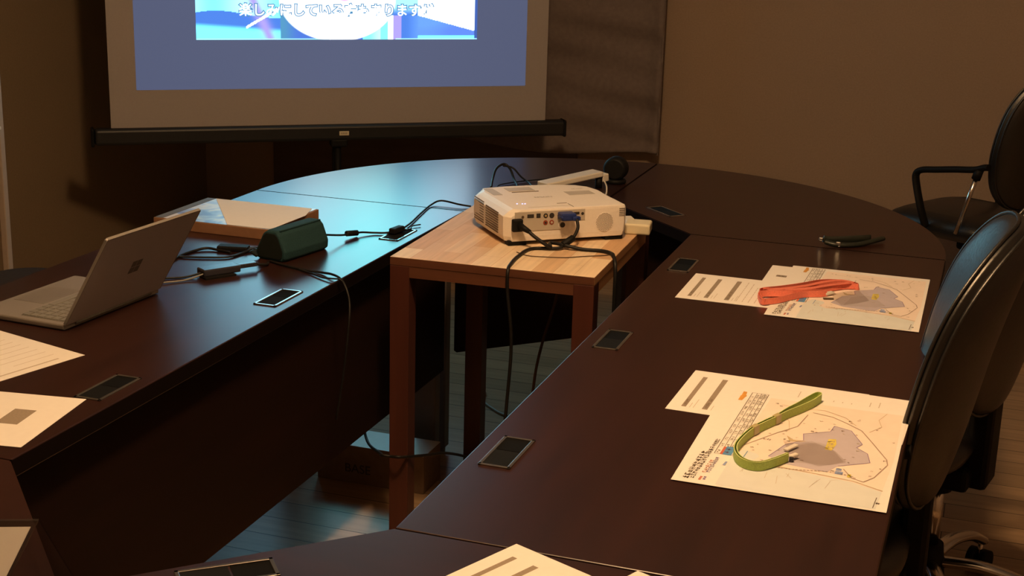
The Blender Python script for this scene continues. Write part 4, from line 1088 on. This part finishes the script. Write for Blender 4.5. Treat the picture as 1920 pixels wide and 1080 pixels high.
# ------------------------------------------------------------------ chairs
def office_chair(label, hx, hy, rz=0.0, group='black office chairs'):
    t = thing('office_chair', label, 'chair', (hx, hy, 0), rz, group)
    LE = M['leather']
    # seat (faces local -x)
    def cushion(name, x0, x1, w, z0, z1, par):
        b = MB(); i = b.mi(LE); N = 20; rings = []
        for k in range(7):
            f = k / 6; z = z0 + (z1 - z0) * f; ins = 0.045 * (abs(2 * f - 1) ** 2.2)
            ring = []
            for q in range(48):
                a = 2 * math.pi * q / 48; c, s = math.cos(a), math.sin(a)
                ex = 0.35
                X = (abs(c) ** ex) * (1 if c > 0 else -1); Y = (abs(s) ** ex) * (1 if s > 0 else -1)
                ring.append(b.bm.verts.new(((x0 + x1) / 2 + X * ((x1 - x0) / 2 - ins), Y * (w / 2 - ins), z - 0.02 * (X < -0.6) * (-X - 0.6))))
            rings.append(ring)
        for A, B in zip(rings, rings[1:]):
            for q in range(48):
                f = b.bm.faces.new((A[q], A[(q + 1) % 48], B[(q + 1) % 48], B[q])); f.smooth = True; f.material_index = i
        f = b.bm.faces.new(rings[0][::-1]); f.material_index = i; f = b.bm.faces.new(rings[-1]); f.material_index = i; f.smooth = True
        return b.build(name, par)
    cushion('seat', -0.36, 0.08, 0.43, 0.38, 0.465, t)
    # backrest shell: profile in x,z, wings curl forward
    prof = [(0.085, 0.50), (0.095, 0.57), (0.112, 0.65), (0.126, 0.72), (0.140, 0.79), (0.160, 0.87), (0.182, 0.94), (0.202, 1.0)]
    PP = spline([Vector((x, 0, z)) for x, z in prof], 5)
    NV, NU = len(PP) - 1, 28
    b = MB(); i = b.mi(LE)
    def pt(u, v, side):
        # square -> rounded outline
        n = 2.7
        uu, vv = u, v
        r = (abs(uu) ** n + abs(vv) ** n) ** (1 / n); m_ = max(abs(uu), abs(vv))
        k = (m_ / r) if r > 1e-9 else 1.0
        uu, vv = uu * k, vv * k
        f = (vv + 1) / 2 * NV; a = int(min(f, NV - 1)); c = PP[a].lerp(PP[a + 1], f - a)
        tg = (PP[min(a + 1, NV)] - PP[max(a - 1, 0)]).normalized(); nr = Vector((tg.z, 0, -tg.x))
        hw = 0.200 + 0.022 * math.sin(max(0, min(1, (vv + 1) / 2)) * math.pi) 
        edge = min(1, m_)
        th = 0.060 * math.sqrt(max(0, 1 - edge ** 6)) + 0.004
        p = Vector((c.x, uu * hw, c.z)); p.x -= 0.060 * uu * uu
        p += nr * (th * (0.42 if side < 0 else 0.62) * (-1 if side < 0 else 1))
        return p
    grids = []
    for side in (-1, 1):
        g = [[b.bm.verts.new(pt(-1 + 2 * p / NU, -1 + 2 * q / NV, side)) for q in range(NV + 1)] for p in range(NU + 1)]
        grids.append(g)
        for p in range(NU):
            for q in range(NV):
                f = b.bm.faces.new((g[p][q], g[p + 1][q], g[p + 1][q + 1], g[p][q + 1])); f.smooth = True; f.material_index = i
    ring = [(p, 0) for p in range(NU)] + [(NU, q) for q in range(NV)] + [(p, NV) for p in range(NU, 0, -1)] + [(0, q) for q in range(NV, 0, -1)]
    for k in range(len(ring)):
        a, c = ring[k], ring[(k + 1) % len(ring)]
        f = b.bm.faces.new((grids[0][a[0]][a[1]], grids[0][c[0]][c[1]], grids[1][c[0]][c[1]], grids[1][a[0]][a[1]])); f.smooth = True; f.material_index = i
    back = b.build('backrest', t)
    for side in (-1, 1):
        b = MB(); pts = []
        for k in range(0, len(ring), 2):
            p, q = ring[k]; pts.append(pt((-1 + 2 * p / NU) * 0.985, (-1 + 2 * q / NV) * 0.985, side))
        b.tube(pts, 0.0035, LE, n=8, smooth_path=False, closed=True); b.build('piping', back)
    b = MB(); b.box((0.085, 0, 0.44), (0.05, 0.09, 0.22), M['blackm'], bev=0.012); b.build('back_bracket', t)
    # arms: flat black loop in front, chrome strut behind
    for sy in (-1, 1):
        y = sy * 0.248
        b = MB(); b.tube([(-0.150, y * 0.93, 0.425), (-0.165, y, 0.49), (-0.190, y, 0.565), (-0.196, y, 0.602), (-0.176, y, 0.620), (-0.12, y, 0.630), (-0.05, y, 0.642), (0.02, y, 0.652), (0.055, y, 0.664), (0.072, y, 0.667)], 0.012, M['blackm'], n=12, flat=(0.016, 0.011))
        ar = b.build('armrest', t)
        b = MB(); b.cyl((0.040, y, 0.656), (0.030, y, 0.622), 0.015, M['blackm'], n=16); b.build('strut_socket', ar)
        b = MB(); b.cyl((0.032, y, 0.630), (-0.030, y * 0.95, 0.425), 0.0075, M['chrome'], n=16); b.build('strut', t)
    b = MB(); b.box((-0.02, 0, 0.355), (0.20, 0.16, 0.05), M['blackm'], bev=0.012); b.cyl((0, 0, 0.30), (0, 0, 0.36), 0.034, M['blackm'], n=20); b.build('tilt_mechanism', t)
    b = MB(); b.cyl((0, 0, 0.16), (0, 0, 0.32), 0.019, M['chrome'], n=24); b.build('gas_column', t)
    b = MB(); b.cyl((0, 0, 0.09), (0, 0, 0.175), 0.040, M['blackm'], r1=0.030, n=24); b.build('base_hub', t)
    for k in range(5):
        a = math.radians(8 + 72 * k); c, s = math.cos(a), math.sin(a)
        b = MB(); b.tube([(0.03 * c, 0.03 * s, 0.135), (0.12 * c, 0.12 * s, 0.138), (0.22 * c, 0.22 * s, 0.115), (0.295 * c, 0.295 * s, 0.078)], 0.016, M['chrome'], n=12, flat=(0.018, 0.012)); lg = b.build('base_leg', t)
        b = MB()
        for off in (-0.014, 0.014):
            o_ = Vector((-s, c, 0)) * off; q = Vector((0.295 * c, 0.295 * s, 0.028))
            b.cyl(q + o_ - Vector((-s, c, 0)) * 0.009, q + o_ + Vector((-s, c, 0)) * 0.009, 0.028, M['blackm'], n=20)
        b.cyl((0.295 * c, 0.295 * s, 0.03), (0.295 * c, 0.295 * s, 0.075), 0.006, M['chrome'], n=10); b.build('caster', lg)
    return t
def chairs():
    proto = office_chair('black leather office chair tucked in at the right table, back lit blue', 0.536, 0.872)
    def copy_tree(o, parent=None):
        c = o.copy(); COL.objects.link(c); c.parent = parent
        for ch in list(o.children): copy_tree(ch, c)
        return c
    for x, y, rz, label in ((0.640, 1.402, math.radians(-12), 'black office chair at the right edge, showing a chrome arm strut and chrome star base'),
                            (0.73, 3.56, math.radians(-30), 'black office chair at the far right against the wall, its arm loop standing clear')):
        c = copy_tree(proto); c.location = (x, y, 0); c.rotation_euler = (0, 0, rz); c['label'] = label
chairs()
